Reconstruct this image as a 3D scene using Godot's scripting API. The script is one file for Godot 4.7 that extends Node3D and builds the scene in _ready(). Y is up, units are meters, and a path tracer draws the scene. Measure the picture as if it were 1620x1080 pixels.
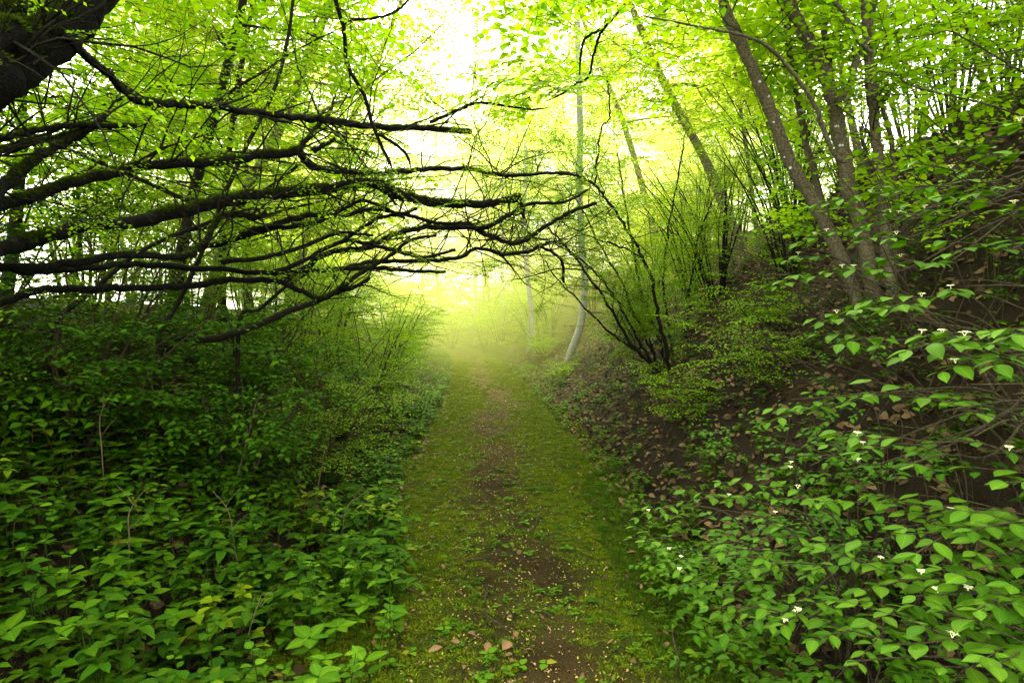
extends Node3D
# A mossy lane in a wooded cutting: leaning mossy tree on one side, a stem clump and honeysuckle bushes on the bank opposite.

const LEANING := [
	[-2.913,1.750,-2.450,0.1000,-1.983,2.440,-2.300,0.0850,-1.954,2.545,-2.380,0.0845,-1.902,2.656,-2.471,0.0836,-1.849,2.813,-2.575,0.0822,-1.805,2.973,-2.668,0.0807,-1.743,3.202,-2.790,0.0782,-1.641,3.568,-2.968,0.0735,-1.442,4.067,-3.200,0.0657],
	[-2.895,2.100,-2.450,0.0600,-1.909,2.601,-2.300,0.0425,-1.906,2.701,-2.342,0.0419,-1.906,2.833,-2.395,0.0411,-1.905,3.078,-2.488,0.0396,-1.932,3.401,-2.600,0.0374],
	[-1.772,2.739,-2.450,0.0151,-1.822,2.738,-2.646,0.0160,-1.844,2.737,-2.821,0.0168,-1.869,2.709,-3.020,0.0176,-1.861,2.708,-3.119,0.0180,-1.825,2.751,-3.270,0.0186,-1.760,2.811,-3.468,0.0194,-1.593,2.894,-3.828,0.0206,-1.418,2.951,-4.107,0.0215,-1.268,2.999,-4.306,0.0220,-0.987,3.056,-4.625,0.0229,-0.653,3.136,-4.942,0.0235,-0.344,3.196,-5.200,0.0240],
	[-2.905,1.900,-2.450,0.0350,-2.391,2.314,-2.700,0.0139,-2.358,2.438,-2.863,0.0137,-2.299,2.535,-3.017,0.0134,-2.204,2.611,-3.190,0.0129,-2.056,2.671,-3.400,0.0122],
	[-2.908,1.850,-2.450,0.0350,-2.303,2.256,-2.600,0.0147,-2.320,2.373,-2.815,0.0136,-2.307,2.479,-3.025,0.0121,-2.276,2.572,-3.199,0.0107,-2.227,2.712,-3.400,0.0087],
	[-2.910,1.800,-2.450,0.0500,-2.220,2.021,-2.500,0.0308,-2.260,2.186,-2.737,0.0270,-2.281,2.362,-2.948,0.0227,-2.267,2.475,-3.096,0.0192,-2.240,2.571,-3.226,0.0157,-2.210,2.739,-3.400,0.0105],
	[-2.915,1.700,-2.450,0.0500,-2.308,2.051,-2.600,0.0227,-2.317,2.129,-2.805,0.0237,-2.302,2.220,-3.011,0.0245,-2.273,2.314,-3.187,0.0251,-2.183,2.438,-3.458,0.0259,-2.105,2.523,-3.628,0.0263,-1.918,2.611,-3.926,0.0268,-1.735,2.709,-4.159,0.0270,-1.584,2.775,-4.325,0.0271,-1.513,2.817,-4.400,0.0271],
	[-1.513,2.817,-4.400,0.0226,-1.492,2.764,-4.484,0.0224,-1.426,2.731,-4.590,0.0221,-1.227,2.768,-4.819,0.0215,-0.994,2.820,-5.056,0.0206,-0.704,2.910,-5.318,0.0194,-0.397,2.977,-5.567,0.0180,-0.175,2.973,-5.737,0.0170,0.078,2.998,-5.916,0.0158,0.393,3.078,-6.124,0.0143,0.674,3.088,-6.300,0.0129],
	[-1.513,2.817,-4.400,0.0181,-1.499,2.890,-4.467,0.0168,-1.461,3.023,-4.594,0.0143,-1.399,3.192,-4.752,0.0109,-1.392,3.389,-4.900,0.0075],
	[-1.442,2.836,-4.500,0.0185,-1.378,2.895,-4.548,0.0153,-1.309,2.961,-4.600,0.0118],
	[-2.920,1.600,-2.450,0.0600,-2.403,1.871,-2.700,0.0333,-2.414,1.946,-2.915,0.0346,-2.404,2.002,-3.075,0.0354,-2.381,2.070,-3.237,0.0361,-2.324,2.149,-3.449,0.0369,-2.255,2.173,-3.621,0.0374,-2.111,2.293,-3.903,0.0380,-1.894,2.435,-4.220,0.0382,-1.715,2.507,-4.428,0.0381,-1.476,2.599,-4.670,0.0377,-1.303,2.667,-4.827,0.0374,-1.117,2.717,-4.982,0.0369,-1.009,2.671,-5.078,0.0366,-0.849,2.640,-5.205,0.0361,-0.654,2.630,-5.344,0.0354,-0.285,2.671,-5.585,0.0341,-0.087,2.717,-5.706,0.0334,0.071,2.765,-5.800,0.0327],
	[0.030,2.747,-5.800,0.0179,0.095,2.694,-5.800,0.0167,0.107,2.565,-5.800,0.0149],
	[-2.930,1.400,-2.450,0.0400,-2.582,1.843,-2.900,0.0223,-2.530,1.869,-3.052,0.0222,-2.401,1.911,-3.306,0.0217,-2.242,1.980,-3.536,0.0210,-2.015,2.003,-3.789,0.0199,-1.966,2.048,-3.846,0.0196,-1.927,2.119,-3.905,0.0192,-1.911,2.242,-3.983,0.0187,-1.880,2.290,-4.023,0.0185,-1.796,2.310,-4.094,0.0180,-1.719,2.300,-4.158,0.0176,-1.672,2.337,-4.200,0.0172],
	[-2.933,1.350,-2.450,0.0400,-2.671,1.840,-3.000,0.0185,-2.635,1.881,-3.432,0.0194,-2.560,1.925,-3.696,0.0198,-2.434,1.975,-3.985,0.0201,-2.157,1.984,-4.418,0.0201,-1.844,1.982,-4.779,0.0197,-1.593,2.021,-5.021,0.0194,-1.427,2.049,-5.166,0.0191,-1.157,2.135,-5.386,0.0185,-0.792,2.161,-5.649,0.0177,-0.496,2.216,-5.845,0.0170,-0.347,2.312,-5.951,0.0166,-0.155,2.283,-6.069,0.0161,-0.081,2.269,-6.114,0.0159,0.192,2.324,-6.270,0.0152,0.278,2.376,-6.323,0.0150,0.509,2.261,-6.465,0.0143,0.554,2.026,-6.600,0.0135],
	[-2.935,1.300,-2.450,0.0300,-2.671,1.735,-3.300,0.0220,-2.560,1.804,-3.748,0.0230,-2.447,1.826,-4.001,0.0234,-2.272,1.855,-4.291,0.0236,-2.038,1.920,-4.597,0.0237,-1.817,1.932,-4.836,0.0236,-1.701,2.006,-4.961,0.0234,-1.529,2.180,-5.157,0.0232,-1.231,2.263,-5.402,0.0227,-1.060,2.394,-5.551,0.0224,-0.834,2.475,-5.714,0.0219,-0.616,2.497,-5.859,0.0215,-0.427,2.559,-5.981,0.0211,-0.352,2.507,-6.041,0.0209,-0.170,2.437,-6.160,0.0204,0.064,2.405,-6.297,0.0199,0.330,2.591,-6.468,0.0191,0.609,2.771,-6.635,0.0183,0.922,2.904,-6.800,0.0175],
	[-0.589,2.458,-5.600,0.0230,-0.259,2.504,-5.904,0.0204,-0.062,2.638,-6.092,0.0186,0.193,2.805,-6.318,0.0162,0.558,2.876,-6.587,0.0131,0.832,3.055,-6.800,0.0105],
	[-1.691,1.909,-4.500,0.0208,-1.571,1.829,-4.648,0.0197,-1.463,1.786,-4.760,0.0188,-1.350,1.875,-4.882,0.0178,-1.220,2.012,-5.029,0.0164,-1.001,2.189,-5.236,0.0143,-0.876,2.311,-5.355,0.0130,-0.674,2.375,-5.500,0.0113],
	[-1.525,1.758,-4.800,0.0222,-1.379,1.856,-4.987,0.0182,-1.300,1.886,-5.075,0.0163,-1.198,1.973,-5.200,0.0133],
	[-1.750,1.959,-4.500,0.0185,-1.618,2.038,-4.653,0.0178,-1.362,2.246,-4.936,0.0162,-1.194,2.249,-5.081,0.0154,-0.983,2.207,-5.256,0.0142,-0.790,2.169,-5.404,0.0131,-0.515,2.258,-5.600,0.0115],
	[-1.352,2.241,-4.900,0.0151,-1.218,2.371,-5.031,0.0150,-1.100,2.464,-5.133,0.0149,-0.914,2.513,-5.266,0.0148,-0.666,2.477,-5.435,0.0146,-0.400,2.498,-5.600,0.0144],
	[-1.889,2.215,-4.300,0.0221,-1.707,2.329,-4.518,0.0202,-1.497,2.421,-4.731,0.0180,-1.342,2.430,-4.871,0.0164,-1.147,2.526,-5.041,0.0144,-0.940,2.518,-5.203,0.0122,-0.811,2.573,-5.300,0.0109],
	[-2.190,2.094,-4.200,0.0194,-1.978,2.185,-4.400,0.0181,-1.775,2.291,-4.575,0.0167,-1.511,2.370,-4.773,0.0150,-1.328,2.502,-4.913,0.0137,-1.177,2.582,-5.016,0.0127,-0.902,2.476,-5.200,0.0107],
	[-1.976,2.008,-4.200,0.0172,-1.734,2.079,-4.461,0.0153,-1.489,2.215,-4.700,0.0133,-1.334,2.302,-4.837,0.0119,-1.124,2.305,-5.000,0.0103],
	[-1.381,2.035,-5.000,0.0180,-1.106,2.048,-5.145,0.0156,-0.862,2.042,-5.267,0.0135,-0.580,2.042,-5.400,0.0111],
]
const SAPLINGS := [
	[-3.223,1.512,-4.300,0.0177,-2.993,1.841,-4.427,0.0167,-2.766,2.096,-4.531,0.0159,-2.504,2.261,-4.624,0.0151,-2.215,2.404,-4.718,0.0143,-1.917,2.632,-4.821,0.0133,-1.696,2.837,-4.900,0.0126],
	[-2.589,1.429,-4.500,0.0185,-2.487,1.708,-4.551,0.0180,-2.397,1.929,-4.591,0.0176,-2.318,2.135,-4.627,0.0172,-2.201,2.509,-4.691,0.0165,-2.057,2.907,-4.758,0.0158,-1.864,3.365,-4.835,0.0149,-1.762,3.833,-4.907,0.0140,-1.713,4.472,-5.000,0.0128],
	[-2.861,1.405,-5.000,0.0308,-2.418,1.464,-4.937,0.0280,-2.055,1.565,-4.883,0.0257,-1.787,1.675,-4.841,0.0239,-1.525,1.758,-4.800,0.0222],
	[-2.311,1.563,-5.200,0.0187,-2.133,1.707,-5.200,0.0165,-1.901,1.904,-5.200,0.0135,-1.650,2.052,-5.200,0.0107],
]
const HANGING := [
	[-1.332,4.263,-3.900,0.0180,-1.207,4.013,-3.995,0.0169,-1.157,3.707,-4.093,0.0157,-1.112,3.529,-4.149,0.0149,-1.115,3.345,-4.202,0.0142,-1.016,3.156,-4.263,0.0133,-0.958,2.940,-4.324,0.0124,-0.889,2.778,-4.370,0.0117,-0.842,2.675,-4.400,0.0113],
	[-0.905,2.872,-4.200,0.0129,-0.805,2.827,-4.280,0.0114,-0.741,2.778,-4.338,0.0103,-0.717,2.693,-4.400,0.0090],
	[-1.054,3.484,-3.950,0.0101,-0.983,3.522,-3.971,0.0096,-0.889,3.543,-3.998,0.0090,-0.766,3.596,-4.033,0.0081,-0.677,3.693,-4.065,0.0072,-0.620,3.833,-4.100,0.0063],
	[-0.647,3.178,-4.900,0.0151,-0.424,3.320,-5.030,0.0135,-0.295,3.396,-5.101,0.0126,-0.016,3.418,-5.238,0.0107,0.146,3.418,-5.316,0.0096,0.329,3.463,-5.400,0.0083],
]
const CLUMP := [
	[3.034,1.334,-5.180,0.0588,2.805,1.967,-5.122,0.0553,2.536,2.464,-5.072,0.0525,2.421,2.645,-5.052,0.0514,2.251,2.894,-5.025,0.0498,2.134,3.139,-5.000,0.0484,2.057,3.333,-4.980,0.0473,1.945,3.544,-4.957,0.0461,1.849,3.734,-4.937,0.0450,1.702,3.981,-4.909,0.0435,1.600,4.258,-4.880,0.0419,1.405,4.797,-4.822,0.0388,1.236,5.448,-4.750,0.0351],
	[3.056,1.341,-5.040,0.0660,2.921,1.923,-5.004,0.0616,2.772,2.497,-4.967,0.0573,2.692,2.661,-4.956,0.0560,2.650,2.892,-4.941,0.0542,2.588,3.116,-4.926,0.0525,2.543,3.310,-4.913,0.0511,2.484,3.488,-4.901,0.0497,2.391,3.664,-4.888,0.0482,2.266,3.880,-4.872,0.0464,2.157,4.100,-4.856,0.0445,2.043,4.469,-4.830,0.0416,1.923,5.013,-4.791,0.0374,1.852,5.587,-4.750,0.0329],
	[3.288,1.319,-5.470,0.0334,2.833,2.322,-5.436,0.0300,2.588,3.070,-5.411,0.0276,2.525,3.339,-5.402,0.0267,2.444,3.660,-5.392,0.0257,2.378,4.048,-5.379,0.0244,2.331,4.364,-5.368,0.0234,2.275,4.833,-5.353,0.0219,2.165,5.501,-5.330,0.0197],
	[2.539,3.564,-4.970,0.0260,2.531,3.631,-4.976,0.0257,2.512,3.874,-4.996,0.0247,2.495,4.186,-5.023,0.0234,2.486,4.605,-5.057,0.0216,2.564,5.240,-5.110,0.0189],
	[3.097,1.349,-4.900,0.0470,3.004,1.901,-4.889,0.0442,2.894,2.727,-4.873,0.0400,2.854,3.049,-4.866,0.0383,2.810,3.374,-4.859,0.0366,2.766,3.697,-4.853,0.0350,2.740,4.094,-4.845,0.0329,2.717,4.521,-4.836,0.0307,2.729,5.269,-4.820,0.0267],
	[3.362,1.330,-5.260,0.0275,3.254,2.080,-5.215,0.0241,3.163,3.016,-5.156,0.0199,3.077,3.321,-5.137,0.0184,2.996,3.557,-5.121,0.0173,2.950,3.722,-5.110,0.0165],
	[2.519,3.312,-4.820,0.0272,2.612,3.413,-4.832,0.0267,2.662,3.589,-4.848,0.0260,2.721,3.730,-4.861,0.0254,2.815,4.019,-4.888,0.0243,2.903,4.428,-4.924,0.0227,3.046,4.945,-4.970,0.0207],
	[2.473,2.796,-4.610,0.0180,2.392,2.826,-4.583,0.0174,2.286,2.948,-4.525,0.0163,2.181,3.121,-4.447,0.0148,2.023,3.269,-4.366,0.0133,1.851,3.407,-4.281,0.0118,1.643,3.497,-4.197,0.0103,1.401,3.511,-4.109,0.0088,1.090,3.509,-3.994,0.0070,0.826,3.506,-3.890,0.0054],
	[2.741,3.643,-4.750,0.0166,2.614,3.736,-4.724,0.0155,2.513,3.889,-4.692,0.0141,2.390,4.022,-4.660,0.0127,2.230,4.248,-4.610,0.0106],
	[3.341,1.327,-5.330,0.0254,3.275,1.985,-5.376,0.0221,3.225,2.207,-5.392,0.0209,3.163,2.595,-5.420,0.0189,3.116,2.986,-5.447,0.0169,3.068,3.323,-5.470,0.0152],
]
const TOP_LIMB := [
	[1.622,4.578,-4.700,0.0193,1.291,4.563,-4.751,0.0174,1.064,4.357,-4.800,0.0156,0.896,4.096,-4.849,0.0137,0.727,3.907,-4.888,0.0122,0.679,3.831,-4.902,0.0117,0.638,3.684,-4.925,0.0108,0.602,3.540,-4.947,0.0099,0.503,3.496,-4.962,0.0092,0.379,3.419,-4.983,0.0084,0.269,3.375,-5.000,0.0077],
	[0.718,3.880,-4.830,0.0124,0.574,3.809,-4.853,0.0108,0.542,3.718,-4.868,0.0098,0.533,3.659,-4.877,0.0092,0.532,3.502,-4.900,0.0075],
]
const FAN := [
	[2.347,0.583,-8.600,0.0331,2.175,0.905,-8.458,0.0308,2.038,1.346,-8.268,0.0279,1.952,1.575,-8.164,0.0263,1.836,2.008,-7.964,0.0233,1.642,2.417,-7.756,0.0204,1.388,2.757,-7.554,0.0177,1.125,3.062,-7.352,0.0151,0.959,3.201,-7.241,0.0137,0.747,3.290,-7.124,0.0122,0.499,3.296,-7.000,0.0108],
	[0.955,3.191,-7.100,0.0124,0.985,3.591,-7.069,0.0110,1.017,3.820,-7.051,0.0102,1.108,3.909,-7.040,0.0097,1.082,4.211,-7.016,0.0086,1.064,4.415,-7.000,0.0079],
	[2.199,0.593,-8.900,0.0247,2.017,0.941,-8.795,0.0231,1.594,1.397,-8.626,0.0207,1.273,1.921,-8.450,0.0182,0.960,2.305,-8.303,0.0162,0.755,2.564,-8.201,0.0149,0.521,2.783,-8.101,0.0136,0.327,3.028,-8.000,0.0123],
	[2.270,0.563,-9.000,0.0222,2.106,0.914,-8.903,0.0205,1.802,1.330,-8.772,0.0183,1.550,1.778,-8.636,0.0160,1.217,2.209,-8.488,0.0137,0.810,2.538,-8.342,0.0114,0.506,2.654,-8.249,0.0100,0.335,2.623,-8.200,0.0093],
	[2.324,0.552,-9.100,0.0224,2.075,1.140,-8.976,0.0200,1.770,1.691,-8.850,0.0176,1.519,2.226,-8.729,0.0153,1.233,2.657,-8.619,0.0133,0.953,3.160,-8.494,0.0111,0.685,3.483,-8.400,0.0095],
	[2.387,0.540,-9.200,0.0227,2.254,1.131,-9.139,0.0206,2.048,1.694,-9.077,0.0187,1.846,2.246,-9.016,0.0167,1.739,2.790,-8.957,0.0148,1.584,3.500,-8.878,0.0123,1.476,4.194,-8.800,0.0099],
	[2.471,0.529,-9.300,0.0229,2.437,1.123,-9.300,0.0211,2.337,1.696,-9.300,0.0193,2.284,2.362,-9.300,0.0173,2.374,3.119,-9.300,0.0149,2.510,3.872,-9.300,0.0126,2.599,4.529,-9.300,0.0105],
	[2.509,0.529,-9.300,0.0229,2.590,1.025,-9.332,0.0210,2.692,1.697,-9.375,0.0184,2.747,2.371,-9.417,0.0158,2.898,3.049,-9.461,0.0132,3.147,3.633,-9.500,0.0107],
	[0.960,2.305,-8.300,0.0115,0.587,2.313,-8.197,0.0096,0.249,2.205,-8.097,0.0079,-0.082,2.133,-8.000,0.0062],
	[1.609,2.401,-7.600,0.0133,1.304,2.521,-7.506,0.0114,0.905,2.641,-7.384,0.0090,0.595,2.775,-7.282,0.0071,0.382,2.922,-7.200,0.0055],
	[2.129,0.907,-9.000,0.0189,1.740,1.234,-8.915,0.0169,1.360,1.510,-8.836,0.0151,0.986,1.869,-8.746,0.0130,0.620,2.221,-8.656,0.0109,0.457,2.480,-8.600,0.0097],
	[2.224,0.844,-9.200,0.0161,1.968,1.507,-9.132,0.0129,1.487,1.972,-9.067,0.0100,1.203,2.109,-9.037,0.0086,0.830,2.153,-9.000,0.0069],
]
const BIRCHES := [
	[1.521,0.466,-17.000,0.1047,1.607,0.728,-17.000,0.1038,1.746,1.078,-17.000,0.1026,1.867,1.427,-17.000,0.1014,1.953,1.863,-17.000,0.1000,1.986,2.385,-17.000,0.0983,2.001,2.940,-17.000,0.0965,1.947,3.339,-17.000,0.0952,1.911,3.737,-17.000,0.0939,1.892,4.377,-17.000,0.0918,1.836,5.410,-17.000,0.0884,1.866,6.953,-17.000,0.0833,1.790,8.998,-17.000,0.0766,1.817,11.026,-17.000,0.0698],
	[0.888,0.542,-24.000,0.1109,0.813,0.937,-24.000,0.1096,0.788,1.848,-24.000,0.1069,0.664,2.830,-24.000,0.1039,0.589,3.566,-24.000,0.1016,0.540,4.055,-24.000,0.1001,0.466,4.666,-24.000,0.0982,0.441,5.763,-24.000,0.0949,0.537,7.707,-24.000,0.0889,0.438,10.122,-24.000,0.0814,0.486,12.522,-24.000,0.0739],
	[0.641,0.492,-24.000,0.0616,0.665,0.863,-24.000,0.0582,0.640,1.355,-24.000,0.0538,0.689,1.848,-24.000,0.0493],
	[-0.508,0.925,-33.000,0.1016,-0.440,1.941,-33.000,0.1005,-0.541,3.966,-33.000,0.0984,-0.472,5.984,-33.000,0.0962,-0.572,8.662,-33.000,0.0933,-0.402,12.655,-33.000,0.0890,-0.534,16.618,-33.000,0.0847],
	[-2.462,2.013,-40.000,0.1232,-2.375,4.468,-40.000,0.1206,-2.533,7.320,-40.000,0.1176,-2.282,10.970,-40.000,0.1138,-2.435,16.205,-40.000,0.1082,-2.182,21.397,-40.000,0.1026],
]
const TIPS_A := [Vector3(1.31,2.13,-1.70), Vector3(1.33,2.14,-1.90), Vector3(1.35,2.14,-2.10), Vector3(1.36,2.08,-1.80), Vector3(1.30,1.98,-1.90), Vector3(1.33,2.05,-2.10), Vector3(1.33,2.06,-2.50), Vector3(1.35,1.97,-2.30), Vector3(1.33,2.10,-2.60), Vector3(1.20,1.93,-2.60), Vector3(1.27,1.89,-1.60), Vector3(1.27,1.80,-1.80), Vector3(1.24,1.89,-2.20), Vector3(1.24,1.78,-2.10), Vector3(1.18,1.78,-2.40), Vector3(1.25,1.70,-1.70), Vector3(1.47,2.47,-2.20), Vector3(1.41,2.57,-2.40), Vector3(1.52,2.45,-2.00), Vector3(1.52,2.31,-1.90), Vector3(1.51,2.69,-2.40)]
const TIPS_B := [Vector3(1.20,1.87,-2.70), Vector3(1.11,1.75,-2.60), Vector3(1.11,1.64,-2.00), Vector3(1.15,1.64,-1.90), Vector3(1.06,1.60,-2.10), Vector3(1.07,1.53,-2.00), Vector3(1.00,1.53,-1.55), Vector3(1.08,1.55,-1.50), Vector3(1.09,1.55,-1.40), Vector3(1.05,1.48,-1.50), Vector3(1.00,1.40,-1.70), Vector3(1.04,1.30,-2.20), Vector3(0.92,1.24,-2.20), Vector3(0.93,1.24,-1.80), Vector3(0.96,1.24,-1.70), Vector3(0.98,1.30,-1.50), Vector3(1.02,1.39,-1.45), Vector3(1.02,1.35,-1.35), Vector3(0.98,1.46,-1.20), Vector3(0.89,1.16,-2.00), Vector3(0.88,1.18,-1.80), Vector3(0.93,1.24,-1.50)]
const TIPS_C := [Vector3(0.55,0.61,-2.80), Vector3(0.73,0.84,-2.60), Vector3(0.89,0.92,-2.60), Vector3(0.65,0.57,-2.60), Vector3(0.65,0.55,-2.40), Vector3(0.72,0.72,-2.30), Vector3(0.82,0.70,-2.20), Vector3(0.89,0.82,-2.20), Vector3(1.00,0.79,-2.00), Vector3(0.83,0.68,-1.85), Vector3(0.85,0.71,-1.70), Vector3(0.95,1.10,-1.70), Vector3(0.87,1.02,-2.00), Vector3(0.71,0.57,-2.00), Vector3(0.68,0.61,-2.10), Vector3(0.60,0.67,-2.90), Vector3(0.87,0.80,-2.40), Vector3(0.98,0.95,-2.50), Vector3(0.75,0.71,-2.60)]
const TIPS_D := [Vector3(1.00,1.08,-1.55), Vector3(1.06,1.15,-1.50), Vector3(1.04,1.11,-1.45), Vector3(0.93,1.07,-1.40), Vector3(0.87,0.94,-1.50), Vector3(0.83,0.91,-1.40), Vector3(0.93,0.97,-1.40), Vector3(1.00,1.00,-1.40), Vector3(0.96,1.01,-1.25), Vector3(0.83,0.91,-1.30), Vector3(0.89,0.89,-1.25), Vector3(0.92,0.95,-1.15), Vector3(1.03,1.06,-1.25), Vector3(1.05,1.26,-1.30), Vector3(1.02,1.14,-1.35), Vector3(0.83,0.76,-1.50)]
const SEEDLINGS := [Vector2(-0.14,-2.71), Vector2(0.03,-2.79), Vector2(0.15,-2.84), Vector2(-0.59,-2.84), Vector2(-0.12,-2.89), Vector2(-0.49,-2.95), Vector2(-0.34,-3.14), Vector2(-0.30,-3.24), Vector2(-0.71,-3.42), Vector2(-0.07,-3.42), Vector2(0.25,-3.42), Vector2(-0.52,-3.58), Vector2(-0.90,-3.95), Vector2(-0.50,-4.17), Vector2(0.13,-4.17), Vector2(-0.22,-4.29), Vector2(-0.67,-4.29), Vector2(0.42,-4.29), Vector2(-0.60,-4.83), Vector2(0.10,-4.83), Vector2(-0.42,-5.07), Vector2(-0.94,-5.33), Vector2(-0.06,-5.52), Vector2(-0.70,-6.19), Vector2(-0.45,-6.74)]
const DRY_LEAVES := [Vector2(0.08,-2.92), Vector2(-0.37,-2.92), Vector2(-0.12,-2.95), Vector2(-0.03,-2.95), Vector2(-0.64,-2.95), Vector2(-0.28,-3.00), Vector2(-0.35,-3.01), Vector2(0.02,-3.07), Vector2(-0.21,-3.07), Vector2(-0.56,-3.14), Vector2(-0.73,-3.20), Vector2(-0.86,-3.36), Vector2(0.16,-3.50), Vector2(0.81,-3.54), Vector2(-0.31,-3.54), Vector2(0.76,-3.67), Vector2(0.15,-4.00), Vector2(0.82,-4.17), Vector2(0.65,-4.98), Vector2(0.71,-5.73), Vector2(-0.36,-6.89), Vector2(-1.30,-7.38)]
const STICKS := [[-0.16,-3.67,-0.14,-3.38,0.02,"short pale broken twig standing out in the lane's middle"], [-0.17,-3.33,-0.01,-3.08,0.02,"thin brown twig lying slantwise on the lane's middle"], [-0.67,-3.63,-0.46,-3.48,0.02,"pale curved twig on the moss left of the lane's middle"], [-0.30,-4.08,-0.09,-4.10,0.02,"thin twig lying across the bare middle of the lane"], [0.14,-3.37,0.24,-3.24,0.02,"short pale twig on the moss right of the lane's middle"], [0.86,-3.24,0.72,-2.66,0.05,"brown stick leaning at the lane's right edge beneath the honeysuckle"], [0.14,-4.61,0.27,-5.15,0.02,"thin twig on the lane farther from the camera"]]
const STALKS := [[-1.25,-2.70,0.42], [-1.90,-3.00,0.55], [-1.55,-3.50,0.60], [-2.40,-3.60,0.70], [-1.20,-4.10,0.50], [-2.00,-4.30,0.80], [-2.90,-4.60,0.70], [-1.60,-4.90,0.75], [-2.30,-5.20,0.90]]

var rng := RandomNumberGenerator.new()
var wave := FastNoiseLite.new()
var used := {}
var mat := {}
var sprays := {}
const UP := Vector3.UP
const ORD := ["first", "second", "third", "fourth", "fifth", "sixth", "seventh", "eighth", "ninth", "tenth", "eleventh", "twelfth", "13th", "14th", "15th", "16th", "17th", "18th", "19th", "20th", "21st", "22nd", "23rd", "24th", "25th", "26th", "27th", "28th", "29th", "30th"]

# ------------------------------------------------------------------ mesh building
class Shape:
	var v := PackedVector3Array()
	var n := PackedVector3Array()
	var c := PackedColorArray()
	var u := PackedVector2Array()
	var ix := PackedInt32Array()

	func tube(pts: Array, rad: Array, sides: int, col: Color, rough: float, dice: RandomNumberGenerator) -> void:
		var count := pts.size()
		var first := v.size()
		var t0: Vector3 = (pts[1] - pts[0]).normalized()
		var a := t0.cross(Vector3(0.13, 0.9, 0.41)).normalized()
		for j in count:
			var t: Vector3 = ((pts[mini(j + 1, count - 1)] as Vector3) - (pts[maxi(j - 1, 0)] as Vector3)).normalized()
			a = (a - t * a.dot(t)).normalized()
			var b := t.cross(a)
			for k in sides:
				var th := TAU * k / sides
				var out := a * cos(th) + b * sin(th)
				var r: float = rad[j] * (1.0 + (dice.randf_range(-rough, rough) if rough > 0.0 else 0.0))
				v.append(pts[j] + out * r)
				n.append(out)
				c.append(col)
		for j in count - 1:
			for k in sides:
				var p := first + j * sides + k
				var q := first + j * sides + (k + 1) % sides
				ix.append_array([p, q + sides, q, p, p + sides, q + sides])
		for e in 2:
			var at := first + (count - 1) * sides * e
			v.append(pts[(count - 1) * e])
			n.append(t0 * -1.0 if e == 0 else (pts[count - 1] - pts[count - 2]).normalized())
			c.append(col)
			var m := v.size() - 1
			for k in sides:
				var p := at + k
				var q := at + (k + 1) % sides
				if e == 0:
					ix.append_array([m, p, q])
				else:
					ix.append_array([m, q, p])

	# a leaf blade: base at the origin of t, running along its z axis, upper side towards its y axis
	func leaf(t: Transform3D, length: float, width: float, col: Color, fold: float, droop: float, rows: int, peak := 0.42) -> void:
		var first := v.size()
		u.resize(first)
		u.append(Vector2(0.5, 0.0))
		v.append(t.origin)
		n.append(t.basis.y.normalized())
		c.append(col)
		var rib := Color(minf(col.r * 1.35, 1), minf(col.g * 1.25, 1), col.b * 1.3)
		for j in rows:
			var z := float(j + 1) / (rows + 1)
			var e := log(0.5) / log(peak)
			var w := width * 0.5 * pow(sin(PI * pow(z, e)), 0.75 if z < peak else 0.75 + 0.45 * (z - peak) / (1.0 - peak))
			for s in [-1, 0, 1]:
				v.append(t * Vector3(s * w, absf(s) * w * fold - droop * length * z * z, z * length))
				n.append((t.basis * Vector3(-s * fold, 1.0, 2.0 * droop * z)).normalized())
				c.append(rib if s == 0 and rows > 2 else col)
				u.append(Vector2(0.5 + s * w / width, z))
		u.append(Vector2(0.5, 1.0))
		v.append(t * Vector3(0, -droop * length, length))
		n.append((t.basis * Vector3(0, 1.0, 2.0 * droop)).normalized())
		c.append(col)
		var last := v.size() - 1
		ix.append_array([first, first + 2, first + 1, first, first + 3, first + 2])
		for j in rows - 1:
			var p := first + 1 + j * 3
			ix.append_array([p, p + 1, p + 4, p, p + 4, p + 3, p + 1, p + 2, p + 5, p + 1, p + 5, p + 4])
		var p := first + 1 + (rows - 1) * 3
		ix.append_array([p, p + 1, last, p + 1, p + 2, last])

	func done() -> ArrayMesh:
		var m := ArrayMesh.new()
		var a := []
		a.resize(Mesh.ARRAY_MAX)
		a[Mesh.ARRAY_VERTEX] = v
		a[Mesh.ARRAY_NORMAL] = n
		a[Mesh.ARRAY_COLOR] = c
		if u.size() > 0:
			u.resize(v.size())
			a[Mesh.ARRAY_TEX_UV] = u
		a[Mesh.ARRAY_INDEX] = ix
		m.add_surface_from_arrays(Mesh.PRIMITIVE_TRIANGLES, a)
		return m

func f(a: float, b: float) -> float:
	return rng.randf_range(a, b)

func tint(a: Color, b: Color) -> Color:
	var k := rng.randf()
	var l := f(0.8, 1.2)
	return Color(lerpf(a.r, b.r, k) * l, lerpf(a.g, b.g, k) * l, lerpf(a.b, b.b, k) * l)

# Catmull-Rom through rows of x, y, z, radius
func curve(flat: Array, per: int, wobble: float) -> Array:
	var p := []
	var r := []
	for i in flat.size() / 4:
		p.append(Vector3(flat[i * 4], flat[i * 4 + 1], flat[i * 4 + 2]))
		r.append(flat[i * 4 + 3])
	return smooth(p, r, per, wobble)

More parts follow.
